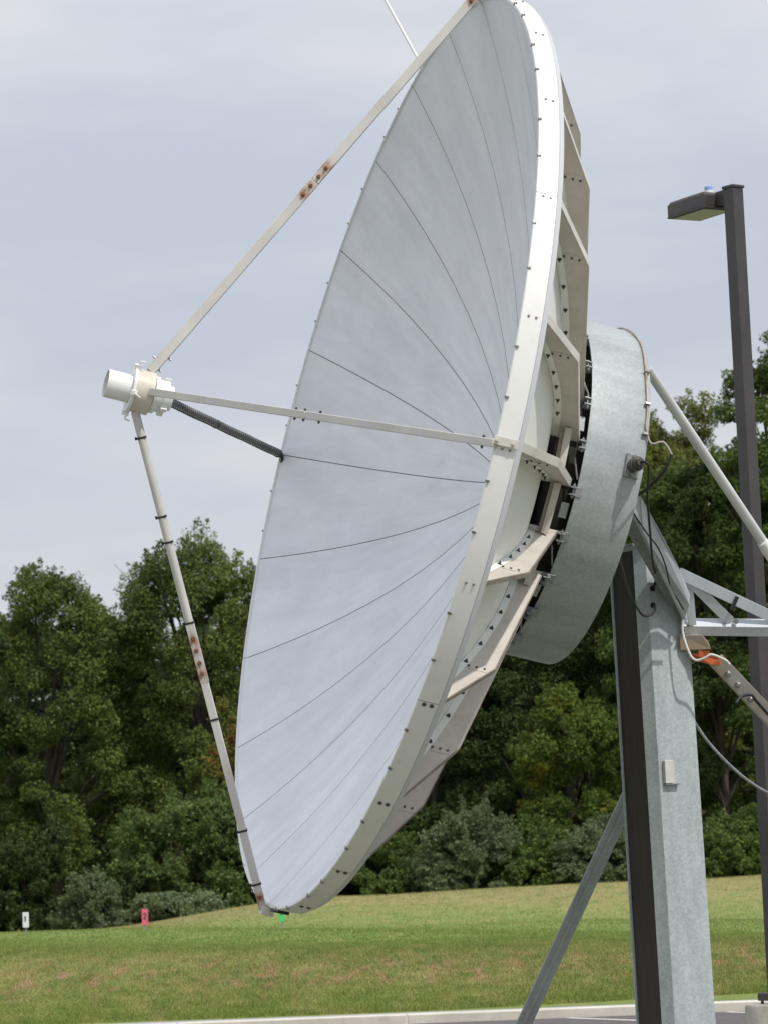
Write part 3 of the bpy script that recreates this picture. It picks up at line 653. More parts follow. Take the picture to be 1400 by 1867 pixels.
# ---- column: H-shaped post with a web coloured dark as shade, tapering towards the top
def vert(px, py, d): return at(px, py, d)
CB = at(1236, 1867, 27.3); CT = at(1179, 1000, 27.3)
ca = R_(28); ex = Vector((math.cos(ca), math.sin(ca), 0)); ey = Vector((-math.sin(ca), math.cos(ca), 0))   # ex along lit flange, ey backwards along web
zt = CT.z; xb0 = CB.x; yb0 = CB.y
cc = Vector((CT.x + .03, 27.35, 0))
def colp(u_, v_, z): 
    k_ = 1.05 + .045 * (1 - z / zt)
    return Vector((cc.x + .045 * (1 - z / zt) - .018, cc.y, z)) + ex * u_ * k_ + ey * v_ * k_
S_ = .19
zr_ = at(1240, 1112, 27.2).z
def ztop(u_, z1): return z1 if u_ < -.06 else z1 + (zr_ - z1) * min(1, (u_ + .06) / (S_ + .06))
def colprism(b, uv, z0, z1, mi=0):
    n = len(uv); b.add([colp(u_, v_, z0) for u_, v_ in uv] + [colp(u_, v_, ztop(u_, z1)) for u_, v_ in uv], [tuple(range(n))[::-1], tuple(range(n, 2 * n))] + [(i, (i + 1) % n, n + (i + 1) % n, n + i) for i in range(n)], mi)
b = MB()
colprism(b, [(-S_, -S_ + .085), (-S_ + .055, -S_), (-.06, -S_), (S_, -S_), (S_, -S_ + .02), (-.06, -S_ + .02), (-S_ + .062, -S_ + .02), (-S_ + .016, -S_ + .090)], -.1, zt)   # folded near flange
colprism(b, [(-S_ - .01, S_), (-.06, S_), (S_, S_), (S_, S_ + .016), (-.06, S_ + .016), (-S_ - .01, S_ + .016)], -.1, zt - .03)                                            # far flange
colprism(b, [(S_ - .02, -S_ + .024), (S_, -S_ + .024), (S_, S_ - .004), (S_ - .02, S_ - .004)], -.1, zt - .01)
colm = b.build('column', M['galvcol'], dish, bevel=.004)
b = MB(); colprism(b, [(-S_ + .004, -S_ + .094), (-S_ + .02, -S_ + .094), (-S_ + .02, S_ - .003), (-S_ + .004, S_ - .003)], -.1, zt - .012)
tag(b.build('column_web', M['web'], colm), 'recessed side face of the column, its shade painted dark brown')
b = MB(); n = 5
b.add([colp(u_, v_, zt + .012) for u_, v_ in ((-S_ - .03, -S_ + .03), (-S_ + .05, -S_ - .03), (-.05, -S_ - .03), (-.05, S_ + .05), (-S_ - .03, S_ + .05))] +
      [colp(u_, v_, zt + .035) for u_, v_ in ((-S_ - .03, -S_ + .03), (-S_ + .05, -S_ - .03), (-.05, -S_ - .03), (-.05, S_ + .05), (-S_ - .03, S_ + .05))],
      [(4, 3, 2, 1, 0), (5, 6, 7, 8, 9)] + [(i, (i + 1) % n, n + (i + 1) % n, n + i) for i in range(n)])
b.build('cap_plate', M['galvd'], colm, bevel=.003)
b = MB(); b.box((cc.x, cc.y, .02), ex * .42, ey * .42, (0, 0, .02)); b.build('base_plate', M['galvd'], colm, bevel=.004)
def on_face(px, py):                                # point on the lit flange of the column seen at this pixel
    r = ray(px, py); z = 2
    for _ in range(8):
        P0 = colp(0, -S_, z); t = (P0 - CP).dot(ey) / r.dot(ey); P = CP + r * t; z = P.z
    return P
P = on_face(1216, 1408); b = MB()
b.box(P - ey * .018, ex * .038, ey * .018, (0, 0, .085)); bx = b.build('junction_box', M['ribedge'], colm, bevel=.004)
b = MB(); b.box(P - ey * .02 - Vector((0, 0, .092)) + ex * .025, ex * .06, ey * .02, (0, 0, .004)); b.build('bracket', M['bolt'], bx)
H1, H2 = on_face(1189, 1073), on_face(1190, 1104)
for H in (H1, H2):
    b = MB(); b.tube([H - ey * .004, H + ey * .002], .022, 16); b.build('cable_hole', M['black'], colm)
# cables from the drum to the column
g0 = MDR @ (FP + rad * .19); b = MB()
b.tube(bez([g0, g0 + Vector((.05, -.02, -.03)), at(1180, 905, 25.9), at(1184, 960, 26.2), at(1189, 1020, 26.6), H1 - ey * .05 + Vector((0, 0, .06)), H1], 8), .009, 8); b.build('cable', M['black'], dish, smooth=60)
b = MB(); b.tube(bez([MDR @ Dl(HR - .05, 110, -1.64), at(1141, 1062, 26.4), at(1155, 1098, 26.7), at(1172, 1122, 26.8), at(1186, 1121, 26.85), at(1194, 1112, 26.9), H2], 8), .009, 8); b.build('cable', M['black'], dish, smooth=60)
# diagonal brace behind the column
b = MB(); p = at(1152, 1440, 27.75); q = at(955, 1867, 28.3); dd = (q - p); q = p + dd * ((p.z) / (-dd.z))
b.bar(p, q, .115, .05, fw); b.bar(p - fw * .03 + UC * .0, q - fw * .03, .03, .02, fw)
b.build('brace', M['galv'], colm, bevel=.012)
# second brace to the other side keeps the post square (hidden foot)
# elevation arm running from the drum down to the column head
def plate(b, pts, th, mi=0): b.prism([at(*a) for a in pts], th, mi)
T_ = fw * .03
b = MB()
plate(b, [(1160, 893, 26.350), (1168, 905, 26.350), (1208, 978, 26.620), (1240, 1040, 26.890), (1258, 1085, 27.070), (1256, 1102, 27.070), (1246, 1136, 27.160), (1228, 1092, 27.070), (1198, 1035, 26.800), (1172, 975, 26.530), (1150, 930, 26.350)], fw * .014)
arm = b.build('elevation_arm', M['galvf'], dish, bevel=.003)
b = MB()
plate(b, [(1138, 925, 26.476), (1150, 930, 26.382), (1172, 975, 26.562), (1198, 1035, 26.836), (1228, 1092, 27.106), (1246, 1134, 27.196), (1240, 1140, 27.430), (1216, 1096, 27.340), (1190, 1045, 27.160), (1158, 990, 26.800), (1140, 965, 26.620)], fw * .012)
b.build('arm_web', M['galvd'], arm, bevel=.002)
b = MB(); b.bar(at(1150, 930, 26.314), at(1247, 1128, 27.034), .022, .022, fw); b.build('arm_edge', M['galv'], arm, bevel=.003)
b = MB(); b.tube(bez([at(1150, 928, 26.296), at(1176, 968, 26.440), at(1200, 1000, 26.530), at(1214, 1035, 26.710), at(1222, 1070, 26.836), at(1238, 1098, 26.944), at(1246, 1112, 26.980)], 6), .006, 8); b.build('cable', M['black'], arm, smooth=60)
# triangular support frame to the right
fr = MB(); up_ = Vector((0, 0, 1))
for (ya, yb, da, db) in ((1127, 1142, .06, 0), (1142, 1159, 0, .045)):
    fr.prism([at(1243, ya, 27.20 + da), at(1500, ya + 3, 27.75 + da), at(1500, yb + 3, 27.75 + db), at(1243, yb, 27.20 + db)], fw * .010)
fr.bar(at(1237, 1045, 27.05), at(1450, 1145, 27.68), .085, .02, fw)
fr.bar(at(1250, 1052, 27.10), at(1330, 1132, 27.40), .075, .02, fw)
fr.bar(at(1254, 1050, 27.16), at(1262, 1140, 27.23), .06, .02, fw)
frm = fr.build('support_frame', M['galvf'], dish, bevel=.003)
for px in ((1341, 1133), (1246, 1128), (1254, 1141), (1246, 1150)):
    b = MB(); c_ = at(px[0], px[1], 27.20 + (px[0] - 1243) * .00214); b.tube([c_, c_ - fw * .03], .020 if px[0] > 1300 else .009, 8); b.build('bolt', M['bolt'] if px[0] > 1300 else M['boltd'], frm)
b = MB(); c_ = at(1341, 1097, 26.62); b.bar(at(1334, 1112, 27.32), at(1344, 1088, 27.32), .028, .012, fw); b.build('cable_tie', M['black'], frm)
# long round tube from the drum's back towards the lower right
b = MB(); p = at(1180, 672, 27.2); q = at(1412, 1020, 28.1); b.tube([p, q], .038, 24)
tb = b.build('jack_tube', M['chrome'], dish, smooth=60)
b = MB(); q2 = at(1470, 1107, 28.3); p2 = at(1390, 988, 28.0); b.tube([p2, p2.lerp(q2, .1), q2], [.042, .050, .050], 24); b.build('jack_sleeve', M['feedw'], tb, smooth=60)
# rusty pivot and actuator arm
b = MB(); plate(b, [(1238, 1158, 27.220), (1280, 1158, 27.170), (1291, 1170, 27.170), (1296, 1184, 27.170), (1240, 1186, 27.220)], fw * .12)
pv = b.build('pivot_block', M['tanrust'], dish, bevel=.004)
b = MB(); plate(b, [(1262, 1192, 27.210), (1300, 1192, 27.170), (1314, 1204, 27.170), (1314, 1213, 27.170), (1296, 1212, 27.170), (1270, 1206, 27.210)], fw * .10)
plate(b, [(1274, 1186, 27.190), (1292, 1186, 27.190), (1294, 1198, 27.190), (1272, 1198, 27.190)], fw * .09)
tag(b.build('pivot_bracket', M['orange'], pv, bevel=.003), 'orange rusted pivot bracket')
b = MB(); p = at(1306, 1203, 27.25); q = at(1440, 1345, 27.85)
b.bar(p, q, .115, .012, fw); b.bar(p - UC * .0 + RC * -.045 - UC * .035 + fw * .05, q + RC * -.045 - UC * .035 + fw * .05, .012, .09, fw)
aa = b.build('actuator_arm', M['rusty'], dish, bevel=.003)
for px in ((1327, 1229), (1345, 1249), (1368, 1276)):
    b = MB(); c_ = at(px[0], px[1], 27.235 + .6 * (px[0] - 1306) / 134); b.tube([c_ + fw * .02, c_ - fw * .012, c_ - fw * .022], [.022, .022, .012], 10); b.build('bolt', M['bolt'], aa, smooth=40)
b = MB(); b.tube(bez([at(1342, 1282, 27.34), at(1352, 1270, 27.38), at(1370, 1268, 27.45), at(1380, 1280, 27.5), at(1420, 1325, 27.66)], 6), .012, 8); b.build('hydraulic_hose', M['black'], aa, smooth=60)
b = MB(); b.tube(bez([at(1246, 1105, 27.130), at(1254, 1085, 27.130), at(1248, 1110, 27.130), at(1244, 1150, 27.130), at(1256, 1190, 27.090), at(1268, 1204, 27.070), at(1284, 1200, 27.070), at(1298, 1194, 27.070), at(1322, 1204, 27.070), at(1330, 1212, 27.070)], 8), .010, 8)
b.build('cable', M['ribedge'], pv, smooth=60)
b = MB(); b.tube(bez([at(1262, 1310, 27.25), at(1290, 1352, 27.3), at(1335, 1400, 27.4), at(1385, 1438, 27.6), at(1460, 1475, 27.9)], 8), .011, 8); b.build('cable', M['galvd'], colm, smooth=60)

# ---------------------------------------------------------------- street lamp
PD = 33.0
pc = at(1372, 1000, PD); pc = Vector((pc.x, PD, 0)); 
rr0 = ray(1340, 350); ptop = CP + rr0 * (PD / rr0.y)
pc.x = (pc.x + ptop.x) / 2; PZ = ptop.z + .035
lamp = empty('street_lamp', Vector((pc.x, pc.y, 0)), 'dark bronze parking lot lamp with a shoebox head on a square pole', 'street lamp')
al = R_(38); fx = Vector((math.cos(al), math.sin(al), 0)); fy = Vector((-math.sin(al), math.cos(al), 0)); h_ = .0635
b = MB(); b.box((pc.x, pc.y, (PZ + .5) / 2), fx * h_, fy * h_, (0, 0, (PZ - .5) / 2)); b.box(Vector((pc.x, pc.y, PZ - 1.35)) - fy * h_, fx * .012, fy * .002, (0, 0, .02)); pole = b.build('pole', M['bronze'], lamp, bevel=.008)
b = MB(); b.box((pc.x, pc.y, PZ + .012), fx * (h_ + .011), fy * (h_ + .011), (0, 0, .014)); b.build('pole_cap', M['bronze'], pole, bevel=.006)
ea = Vector((-.3, .51, 0)).normalized(); eb = Vector((.51, .30, 0)).normalized()
hn = atY(1277, 382, PD - 0.0); # bottom near corner
HA, HB = .60, .37
nb = Vector((pc.x, pc.y, 0)) + ea * .22; zb = PZ - .145
hc = Vector((pc.x, pc.y, 0)) + ea * (.20 + HA / 2)
def bx8(b, zlo, zhi, slo, shi, mi=0, off=Vector((0, 0, 0))):
    c_ = hc + off
    vs = [c_ + ea * (i * HA / 2 * s) + eb * (j * HB / 2 * s) + Vector((0, 0, z)) for z, s in ((zlo, slo), (zhi, shi)) for i, j in ((-1, -1), (1, -1), (1, 1), (-1, 1))]
    b.add(vs, [(3, 2, 1, 0), (4, 5, 6, 7), (0, 1, 5, 4), (1, 2, 6, 5), (2, 3, 7, 6), (3, 0, 4, 7)], mi)
b = MB(); bx8(b, zb + .0, zb + .018, 1.0, 1.0); bx8(b, zb + .019, zb + .125, .985, .985); bx8(b, zb + .126, zb + .150, .96, .90); bx8(b, zb + .151, zb + .175, .88, .55)
head = b.build('lamp_head', M['bronze'], lamp, bevel=.004)
b = MB(); bx8(b, zb - .008, zb - .002, .84, .84); b.build('lamp_lens', M['lens'], head)
b = MB(); c_ = Vector((pc.x, pc.y, zb + .085)) + ea * .12; b.box(c_, ea * .09, eb * .05, (0, 0, .065)); b.build('lamp_arm', M['bronze'], head, bevel=.006)
b = MB(); c_ = hc + Vector((0, 0, zb + .17)) - ea * .12; b.tube([c_, c_ + Vector((0, 0, .03))], .040, 20); pcel = b.build('photocell', M['feedw'], head, smooth=40)
b = MB(); b.tube([c_ + Vector((0, 0, .031)), c_ + Vector((0, 0, .062)), c_ + Vector((0, 0, .068))], [.038, .038, .028], 20); b.build('photocell_cap', M['bluecap'], pcel, smooth=40)
bz = .52
b = MB(); b.tube([(pc.x, pc.y, -.1), (pc.x, pc.y, bz - .02), (pc.x, pc.y, bz)], [.30, .30, .285], 48); ftg = b.build('concrete_footing', M['concrete'], lamp, smooth=40)
b = MB(); b.box((pc.x, pc.y, bz + .065), fx * .13, fy * .13, (0, 0, .035)); b.build('base_cover', M['bronze'], lamp, bevel=.008)
for i in (-1, 1):
    for j in (-1, 1):
        b = MB(); c_ = Vector((pc.x, pc.y, bz)) + fx * .10 * i + fy * .10 * j; b.tube([c_, c_ + Vector((0, 0, .035))], .014, 6); b.build('anchor_bolt', M['boltd'], ftg)

# ---------------------------------------------------------------- marker signs on the field
def digit(b, s, c, ex_, ez_, w_, h, nrm):
    segs = {'1': [((0, -1), (0, 1)), ((-.5, .6), (0, 1))], '2': [((-1, .7), (-.4, 1)), ((-.4, 1), (.6, 1)), ((.6, 1), (1, .4)), ((1, .4), (-1, -1)), ((-1, -1), (1, -1))], '3': [((-1, 1), (1, 1)), ((1, 1), (.1, .15)), ((.1, .15), (1, -.4)), ((1, -.4), (.3, -1)), ((.3, -1), (-1, -.8))]}[s]
    for (x0, y0), (x1, y1) in segs:
        b.bar(c + ex_ * x0 * w_ + ez_ * y0 * h, c + ex_ * x1 * w_ + ez_ * y1 * h, .022, .004, nrm)
for px, ptop, pbot, ppost, Y, mt, dg, lab in [(47.5, 1664, 1692, 1703, 80.0, M['whitepl'], '1', 'narrow white numbered marker board at the far left edge of the field'),
        (265, 1658, 1688, 1698, 80.0, M['pinkpl'], '2', 'narrow pink numbered marker board on the grass in front of shrubs'),
        (514.5, 1654, 1681, 1693, 80.0, M['greenpl'], '3', 'narrow bright green marker board on the grass below the dish')]:
    top = atY(px, ptop, Y); bot = atY(px, pbot, Y); gz = float(ground_z(bot.x, Y))
    s = empty('marker_sign', Vector((bot.x, Y, gz)), lab, 'marker sign', 'numbered marker boards on the field')
    b = MB(); hh = (top.z - bot.z); c_ = Vector((bot.x, Y, bot.z + hh / 2)); wv = .066
    b.box(c_, (wv, 0, 0), (0, .008, 0), (0, 0, hh / 2)); bd_ = b.build('board', mt, s, bevel=.004)
    b = MB(); b.box((bot.x, Y + .02, (gz - .1 + top.z) / 2 - .03), (.016, 0, 0), (0, .010, 0), (0, 0, (top.z - gz + .1) / 2 - .03)); b.build('post', M['galvd'], s)
    b = MB(); cn_ = c_ + Vector((.0, -.011, .02 if dg != '3' else .05))
    if dg == '1': b.bar(cn_ + Vector((-.01, 0, -.055)), cn_ + Vector((-.01, 0, .055)), .028, .004, Vector((0, 1, 0))); b.bar(cn_ + Vector((-.03, 0, .03)), cn_ + Vector((-.012, 0, .055)), .02, .004, Vector((0, 1, 0)))
    else: digit(b, dg, cn_, Vector((1, 0, 0)), Vector((0, 0, 1)), .028, .055, Vector((0, 1, 0)))
    b.build('number', M['ink'], bd_)

# ---------------------------------------------------------------- trees and shrubs
def leaf_mat(name, c0_, c1_, c2_=None, trans=.34, tint=None):
    m = bpy.data.materials.new(name); m.use_nodes = True; t = m.node_tree; b = t.nodes['Principled BSDF']; L = t.links.new
    b.inputs['Roughness'].default_value = .6; b.inputs['Specular IOR Level'].default_value = .18
    g = t.nodes.new('ShaderNodeNewGeometry'); r = t.nodes.new('ShaderNodeValToRGB'); el = r.color_ramp.elements
    el[0].position = 0; el[0].color = (*c0_, 1); el[1].position = 1; el[1].color = (*c1_, 1)
    if c2_: x = el.new(.93); x.color = (*c1_, 1); el[2].color = (*c2_, 1)
    L(g.outputs['Random Per Island'], r.inputs[0])
    n = t.nodes.new('ShaderNodeTexNoise'); n.inputs['Scale'].default_value = .45; n.inputs['Detail'].default_value = 3; L(g.outputs['Position'], n.inputs['Vector'])
    mr = t.nodes.new('ShaderNodeMapRange'); mr.inputs[1].default_value = .35; mr.inputs[2].default_value = .65; mr.inputs[3].default_value = .95; mr.inputs[4].default_value = 1.6; L(n.outputs[0], mr.inputs[0])
    h = t.nodes.new('ShaderNodeHueSaturation'); L(mr.outputs[0], h.inputs['Value']); L(r.outputs[0], h.inputs['Color'])
    cc_ = h.outputs[0]
    if tint:                                     # patches of turning leaves
        n2 = t.nodes.new('ShaderNodeTexNoise'); n2.inputs['Scale'].default_value = tint[1]; n2.inputs['Detail'].default_value = 3; L(g.outputs['Position'], n2.inputs['Vector'])
        m2 = t.nodes.new('ShaderNodeMapRange'); m2.inputs[1].default_value = tint[2]; m2.inputs[2].default_value = tint[2] + .10; m2.inputs[4].default_value = .85; L(n2.outputs[0], m2.inputs[0])
        x = t.nodes.new('ShaderNodeMixRGB'); L(m2.outputs[0], x.inputs[0]); L(cc_, x.inputs[1]); x.inputs[2].default_value = (*tint[0], 1); cc_ = x.outputs[0]
    L(cc_, b.inputs['Base Color'])
    tr = t.nodes.new('ShaderNodeBsdfTranslucent'); L(cc_, tr.inputs[0]); mxs = t.nodes.new('ShaderNodeMixShader'); mxs.inputs[0].default_value = trans
    o = t.nodes['Material Output']; L(b.outputs[0], mxs.inputs[1]); L(tr.outputs[0], mxs.inputs[2]); L(mxs.outputs[0], o.inputs[0])
    return m
LM = {
 'oak': leaf_mat('oak_leaves', (.040, .064, .015), (.155, .190, .050)),
 'dark': leaf_mat('dark_leaves', (.028, .046, .014), (.078, .112, .034)),
 'olive': leaf_mat('olive_leaves', (.085, .105, .022), (.20, .22, .065), (.24, .15, .06)),
 'lime': leaf_mat('yellow_green_leaves', (.045, .080, .014), (.13, .175, .035), tint=((.26, .23, .03), .8, .58)),
 'mid': leaf_mat('mid_green_leaves', (.045, .080, .018), (.125, .175, .045)),
 'sumac': leaf_mat('sumac_leaves', (.055, .092, .024), (.130, .185, .058)),
 'grey': leaf_mat('grey_green_leaves', (.075, .105, .045), (.175, .215, .115)),
 'red': leaf_mat('turning_leaves', (.07, .09, .02), (.15, .14, .035), (.42, .10, .04), tint=((.22, .085, .035), 1.3, .53)),
}
BARK = mat('bark', (.07, .055, .04), .9, noise=(6, (.045, .035, .027), (.10, .08, .06), (2, 2, .5)), bump=.5)
def plant(name, label, cat, group, cx, topy, wpx, Y, lm_, seed, kind='tree', leaf=.115, dens=1.0, z0f=None, lean=0):
    rng = np.random.default_rng(seed)
    ppm = F_PX / Y
    base = atY(cx, 1660, Y); X0 = base.x; gz = float(ground_z(X0, Y))
    top = atY(cx, topy, Y).z; H = top - gz; W = wpx / ppm / 2
    root = empty(name, Vector((X0, Y, gz)), label, cat, group)
    D = W * (.85 if kind != 'hedge' else .7)
    nc = int({'tree': 135, 'shrub': 95, 'sparse': 130}[kind] * (1 if kind != 'tree' else min(1.5, max(.8, H * W / 34))))
    ph = rng.uniform(0, 6.28, 6); cen = []; rad_ = []
    nlb = 5; la = rng.uniform(-1, 1, nlb); lw = rng.uniform(.91, 1.0, nlb)       # leaders: give the top several heads
    la[0] = 0; lw[0] = 1.0
    for i in range(nc):
        a = rng.uniform(0, 2 * math.pi); h = rng.uniform(.02, 1) ** (.68 if kind != 'shrub' else 1.0)
        if kind == 'shrub': k = math.sqrt(max(.05, 1 - max(0, (h - .25) / .78) ** 2))
        else: k = math.sqrt(max(.12, 1 - max(0, (h - .42) / .60) ** 3.4)) * (.80 + .20 * min(1, h / .4))
        k *= 1 + .16 * math.sin(3 * a + ph[0] + 6 * h) + .10 * math.sin(5 * a + ph[1] - 9 * h) + .10 * math.sin(7 * h * 2 + ph[2])
        r_ = rng.uniform(.45, 1.0) ** .5; x = math.cos(a) * W * k * r_ * .88; y = math.sin(a) * D * k * r_ * .88
        if kind == 'shrub': h *= .80 + .20 * math.sin(x / W * 5 + ph[3]) * math.cos(y / W * 4 + ph[4])
        j = int(np.argmin(abs(la * .8 - x / W))); hs_ = lw[j] if h > .6 else 1.0
        cen.append(np.array([x, y, H * h * (hs_ if h > .6 else 1.0) * .95])); rad_.append((rng.uniform(.14, .24) if kind != 'shrub' else rng.uniform(.09, .19)) * W)
    cen = np.array(cen); rad_ = np.array(rad_)
    if kind == 'sparse': rad_ *= .8
    per = {'tree': 560, 'shrub': 330, 'sparse': 230}[kind] * dens
    P_ = []; Nn = []
    for c_, r in zip(cen, rad_):
        n = int(per * (r / (.17 * W)) ** 2); d = rng.normal(size=(n, 3)); d /= np.linalg.norm(d, axis=1)[:, None]
        rr = r * (.45 + .6 * rng.random(n) ** .6) * (1 + .25 * np.sin(d[:, 0] * 5 + c_[0] * 3) * np.cos(d[:, 2] * 4 + c_[1]))
        q = c_ + d * rr[:, None] * np.array([1.15, 1.15, .8 * min(1, H / (1.3 * W))]); P_.append(q); nn = d * .7 + np.array([0, 0, .5]) + rng.normal(size=(n, 3)) * .7; Nn.append(nn)
    # twigs that stick out of the outline
    nt_ = int(len(cen) * 2.6)
    for _ in range(nt_):
        i = rng.integers(len(cen)); d = cen[i] - np.array([0, 0, H * .45]); d = d / (np.linalg.norm(d) + 1e-6) + rng.normal(size=3) * .45 + np.array([0, 0, .35]); d /= np.linalg.norm(d)
        n = int(34 * dens) + 4; s_ = rng.random(n); q = cen[i] + d * (rad_[i] * (.7 + (.75 if kind != 'shrub' else 2.0) * s_))[:, None] + rng.normal(size=(n, 3)) * leaf * .9 * (1.2 - s_)[:, None]
        P_.append(q); Nn.append(rng.normal(size=(n, 3)) + np.array([0, 0, .4]))
    P_ = np.concatenate(P_); Nn = np.concatenate(Nn); Nn /= np.linalg.norm(Nn, axis=1)[:, None]
    ok = (P_[:, 2] > .02) & (P_[:, 2] < H * 1.12); P_, Nn = P_[ok], Nn[ok]; n = len(P_)
    t1 = np.cross(Nn, rng.normal(size=(n, 3))); t1 /= np.linalg.norm(t1, axis=1)[:, None]; t2 = np.cross(Nn, t1)
    s1 = leaf * rng.uniform(.65, 1.25, n)[:, None]; s2 = s1 * .52
    v = np.stack([P_ - t1 * s1 * .5, P_ + t2 * s2 * .5 + Nn * s2 * .15, P_ + t1 * s1 * .5, P_ - t2 * s2 * .5 + Nn * s2 * .15], 1).reshape(-1, 3)
    me = npmesh('crown', v, np.arange(n * 4).reshape(-1, 4), LM[lm_])
    cr_ = bpy.data.objects.new('crown' if kind != 'shrub' else 'foliage', me); col.objects.link(cr_); cr_.parent = root; PW[cr_.name] = PW[root.name]
    b = MB(); rt = max(.05, H * .013)
    tops = []
    trunk = bez([(0, 0, -.3), (rng.uniform(-.2, .2), rng.uniform(-.2, .2), H * .25), (rng.uniform(-.3, .3), rng.uniform(-.3, .3), H * .5), (rng.uniform(-.4, .4), 0, H * .82)], 5)
    b.tube(trunk, list(np.linspace(rt, rt * .25, len(trunk))), 8)
    pick = rng.permutation(len(cen))[:26 if kind != 'shrub' else 12]
    for i in pick:
        c_ = Vector(cen[i]); k = min(len(trunk) - 2, max(1, int(len(trunk) * min(.8, c_.z / H * .7)))); s_ = trunk[k]
        mid = s_.lerp(c_, .5) + Vector((rng.normal() * .15, rng.normal() * .15, .12 * (c_ - s_).length))
        pts_ = bez([s_, mid, c_], 4); b.tube(pts_, list(np.linspace(rt * .38, rt * .08, len(pts_))), 6)
        for _ in range(2):
            e_ = c_ + Vector(rng.normal(size=3)) * rad_[i] * .8; b.tube([mid, mid.lerp(e_, .6) + Vector((0, 0, .05)), e_], [rt * .14, rt * .1, rt * .04], 5)
    b.build('trunk' if kind != 'shrub' else 'stems', BARK, root, PW[root.name], smooth=60)
    return root
TG = 'trees along the edge of the field'; BG = 'trees standing deeper in the wood'; SG = 'shrubs along the foot of the wood'
T = 'tree'
plant('leafy_tree', 'dark green tree cut by the left edge of the photo', T, TG, -42, 1018, 150, 116, 'dark', 1)
plant('leafy_tree', 'broad green tree left of the dish, with a ragged flat top', T, TG, 112, 1026, 300, 120, 'oak', 12)
plant('leafy_tree', 'tall rounded green tree just left of the dish behind the lower feed strut', T, TG, 372, 958, 325, 121, 'oak', 24)
plant('leafy_tree', 'green tree standing behind the lower left of the dish', T, TG, 590, 1010, 300, 122, 'dark', 34)
plant('leafy_tree', 'green tree standing behind the ribs of the dish', T, TG, 790, 1040, 300, 122, 'dark', 45)
plant('leafy_tree', 'dark tree behind the hub drum of the dish', T, TG, 975, 1060, 290, 121, 'dark', 56)
plant('yellowing_tree', 'small yellow-green tree left of the column with turning leaves', T, TG, 1046, 1250, 210, 116.5, 'lime', 67, dens=.6)
plant('leafy_tree', 'dark green tree directly behind the column head', T, TG, 1120, 960, 250, 122, 'dark', 78)
plant('sparse_tree', 'tall thin-leaved olive tree close to the left of the lamp pole', T, TG, 1282, 684, 250, 123, 'olive', 89, 'tree', .115, .95)
plant('sparse_tree', 'thin-leaved yellow-green tree just right of the hub drum, behind the slanting tube', T, TG, 1196, 715, 220, 122, 'olive', 95, 'tree', .115, .8)
plant('leafy_tree', 'dense bright green tree between the column and the lamp pole', T, TG, 1222, 800, 260, 119.5, 'mid', 91)
plant('leafy_tree', 'dark tree behind the lamp pole', T, TG, 1335, 820, 250, 118.5, 'dark', 92)
plant('leafy_tree', 'tallest tree, cut by the right edge beside the lamp pole', T, TG, 1478, 540, 250, 117, 'mid', 93, dens=.9)
for i, (cx, ty, wd, lb) in enumerate([(20, 1120, 320, 'shaded tree seen through the gap at the far left'), (225, 1110, 300, 'shaded tree filling the gap between the two left trees'), (470, 1090, 300, 'shaded tree behind the tall rounded tree'),
        (700, 1100, 320, 'shaded tree hidden behind the dish'), (900, 1120, 320, 'shaded tree seen below the hub drum'), (1110, 1050, 300, 'shaded tree behind the column'), (1300, 860, 280, 'shaded tree behind the dense bright green tree'), (1440, 800, 300, 'shaded tree behind the tallest right-hand tree')]):
    plant('background_tree', lb, T, BG, cx, ty, wd, 131 + (i % 3), 'dark', 200 + i, leaf=.17, dens=.7)
S = 'shrub'
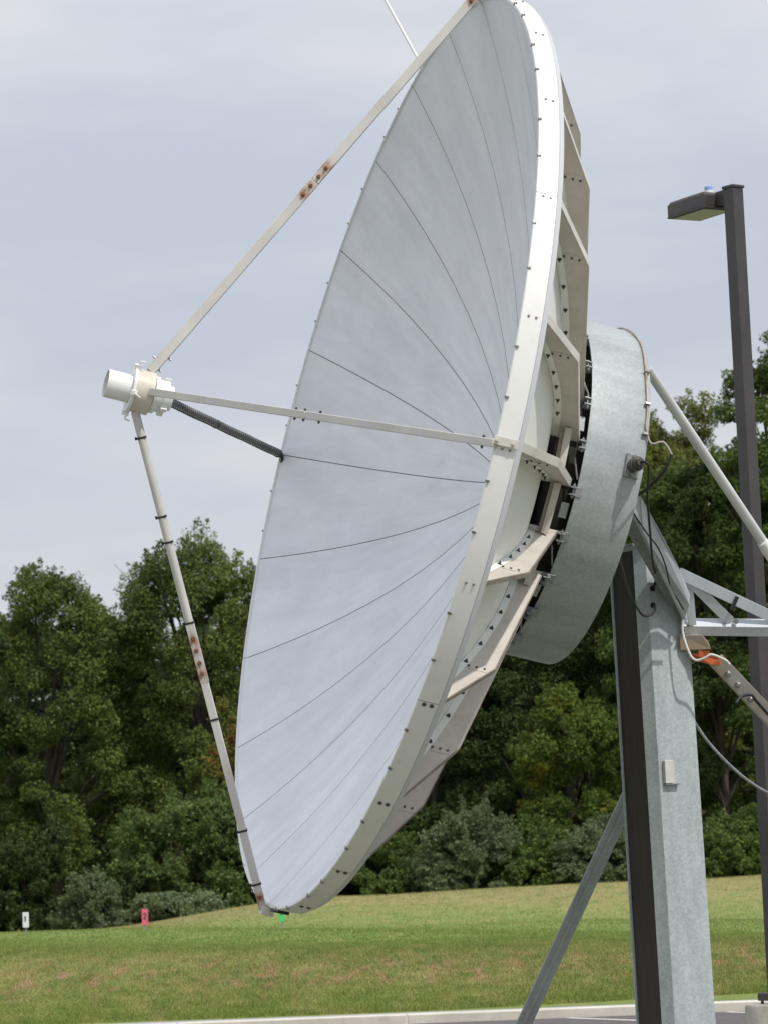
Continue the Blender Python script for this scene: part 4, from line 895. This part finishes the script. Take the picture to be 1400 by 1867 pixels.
for a in [('sumac_shrub', 'bright green sumac shrub below the tall rounded tree', 325, 1408, 250, 110, 'sumac', 301, .17, 1.5), ('sumac_shrub', 'green sumac shrub behind the lower end of the feed strut', 440, 1425, 170, 110.5, 'sumac', 302, .17, 1.3),
          ('red_vine', 'vine with red and rust coloured leaves climbing above the sumac shrubs', 428, 1225, 120, 111.6, 'red', 303, .14, 1.2), ('grey_shrub', 'grey-green shrub in front of the broad left tree', 165, 1583, 120, 107, 'grey', 304, .12, 1.1),
          ('low_shrub', 'low spiky grey-green shrub just right of the pink marker', 318, 1632, 150, 104, 'grey', 305, .13, 1.1), ('dark_shrub', 'dark shrub above the white marker at the far left', 55, 1500, 200, 112, 'dark', 306, .15, 1.5),
          ('dark_shrub', 'dark shrub between the two left marker boards', 235, 1560, 150, 109, 'dark', 307, .14, 1.3), ('dark_shrub', 'dark green shrub just right of the bottom of the dish', 695, 1530, 220, 110, 'mid', 308, .14, 1.5),
          ('grey_shrub', 'large grey-green shrub below the back ribs of the dish', 862, 1450, 190, 108, 'grey', 309, .13, 1.3), ('green_shrub', 'rounded green shrub right of the large grey-green shrub', 965, 1500, 190, 108.5, 'mid', 310, .14, 1.5),
          ('grey_shrub', 'grey-green shrub behind the diagonal brace', 1108, 1470, 150, 107.5, 'grey', 311, .13, 1.2), ('dark_shrub', 'dark shrub hidden behind the column', 1220, 1500, 170, 109, 'dark', 312, .14, 1.2),
          ('green_shrub', 'mixed green shrub between column and lamp pole', 1345, 1480, 170, 108, 'mid', 313, .14, 1.4), ('dark_shrub', 'dark shrub behind the bottom of the dish', 560, 1520, 200, 111, 'dark', 314, .15, 1.2),
          ('dark_shrub', 'dark shrub left of the diagonal brace under the trees', 1040, 1540, 160, 109.5, 'dark', 315, .14, 1.2), ('dark_shrub', 'dark shrub at the right edge beyond the lamp pole', 1450, 1470, 160, 109, 'dark', 316, .14, 1.2),
          ('dark_shrub', 'dark shrub below the large gap behind the dish ribs', 790, 1560, 130, 109.6, 'dark', 317, .14, 1.2)]:
    n_, lb, cx, ty, wd, Y, lm_, sd, lf, dn = a
    lf *= .78
    plant(n_, lb, S, SG, cx, ty, wd, Y, lm_, sd, 'shrub', lf, dn)

# far wood behind the trees, one mass
rng = np.random.default_rng(77); n = 200000
Xw = rng.uniform(-26, 26, n); Yw = rng.uniform(136, 141, n); hh = 9.6 + 1.6 * np.sin(Xw * .55) + 1.1 * np.sin(Xw * 1.7 + 1) + .05 * Xw
Zw = ground_z(Xw, Yw) + hh * rng.random(n) ** .8
Nn = rng.normal(size=(n, 3)) + np.array([0, -.7, .4]); Nn /= np.linalg.norm(Nn, axis=1)[:, None]
P_ = np.stack([Xw, Yw, Zw], 1); t1 = np.cross(Nn, rng.normal(size=(n, 3))); t1 /= np.linalg.norm(t1, axis=1)[:, None]; t2 = np.cross(Nn, t1)
v = np.stack([P_ - t1 * .16, P_ + t2 * .09, P_ + t1 * .16, P_ - t2 * .09], 1).reshape(-1, 3)
wo = bpy.data.objects.new('far_wood', npmesh('far_wood', v, np.arange(n * 4).reshape(-1, 4), LM['dark'])); col.objects.link(wo)
tag(wo, 'dark mass of woodland seen through the gaps between the trees', 'wood', kind='stuff')
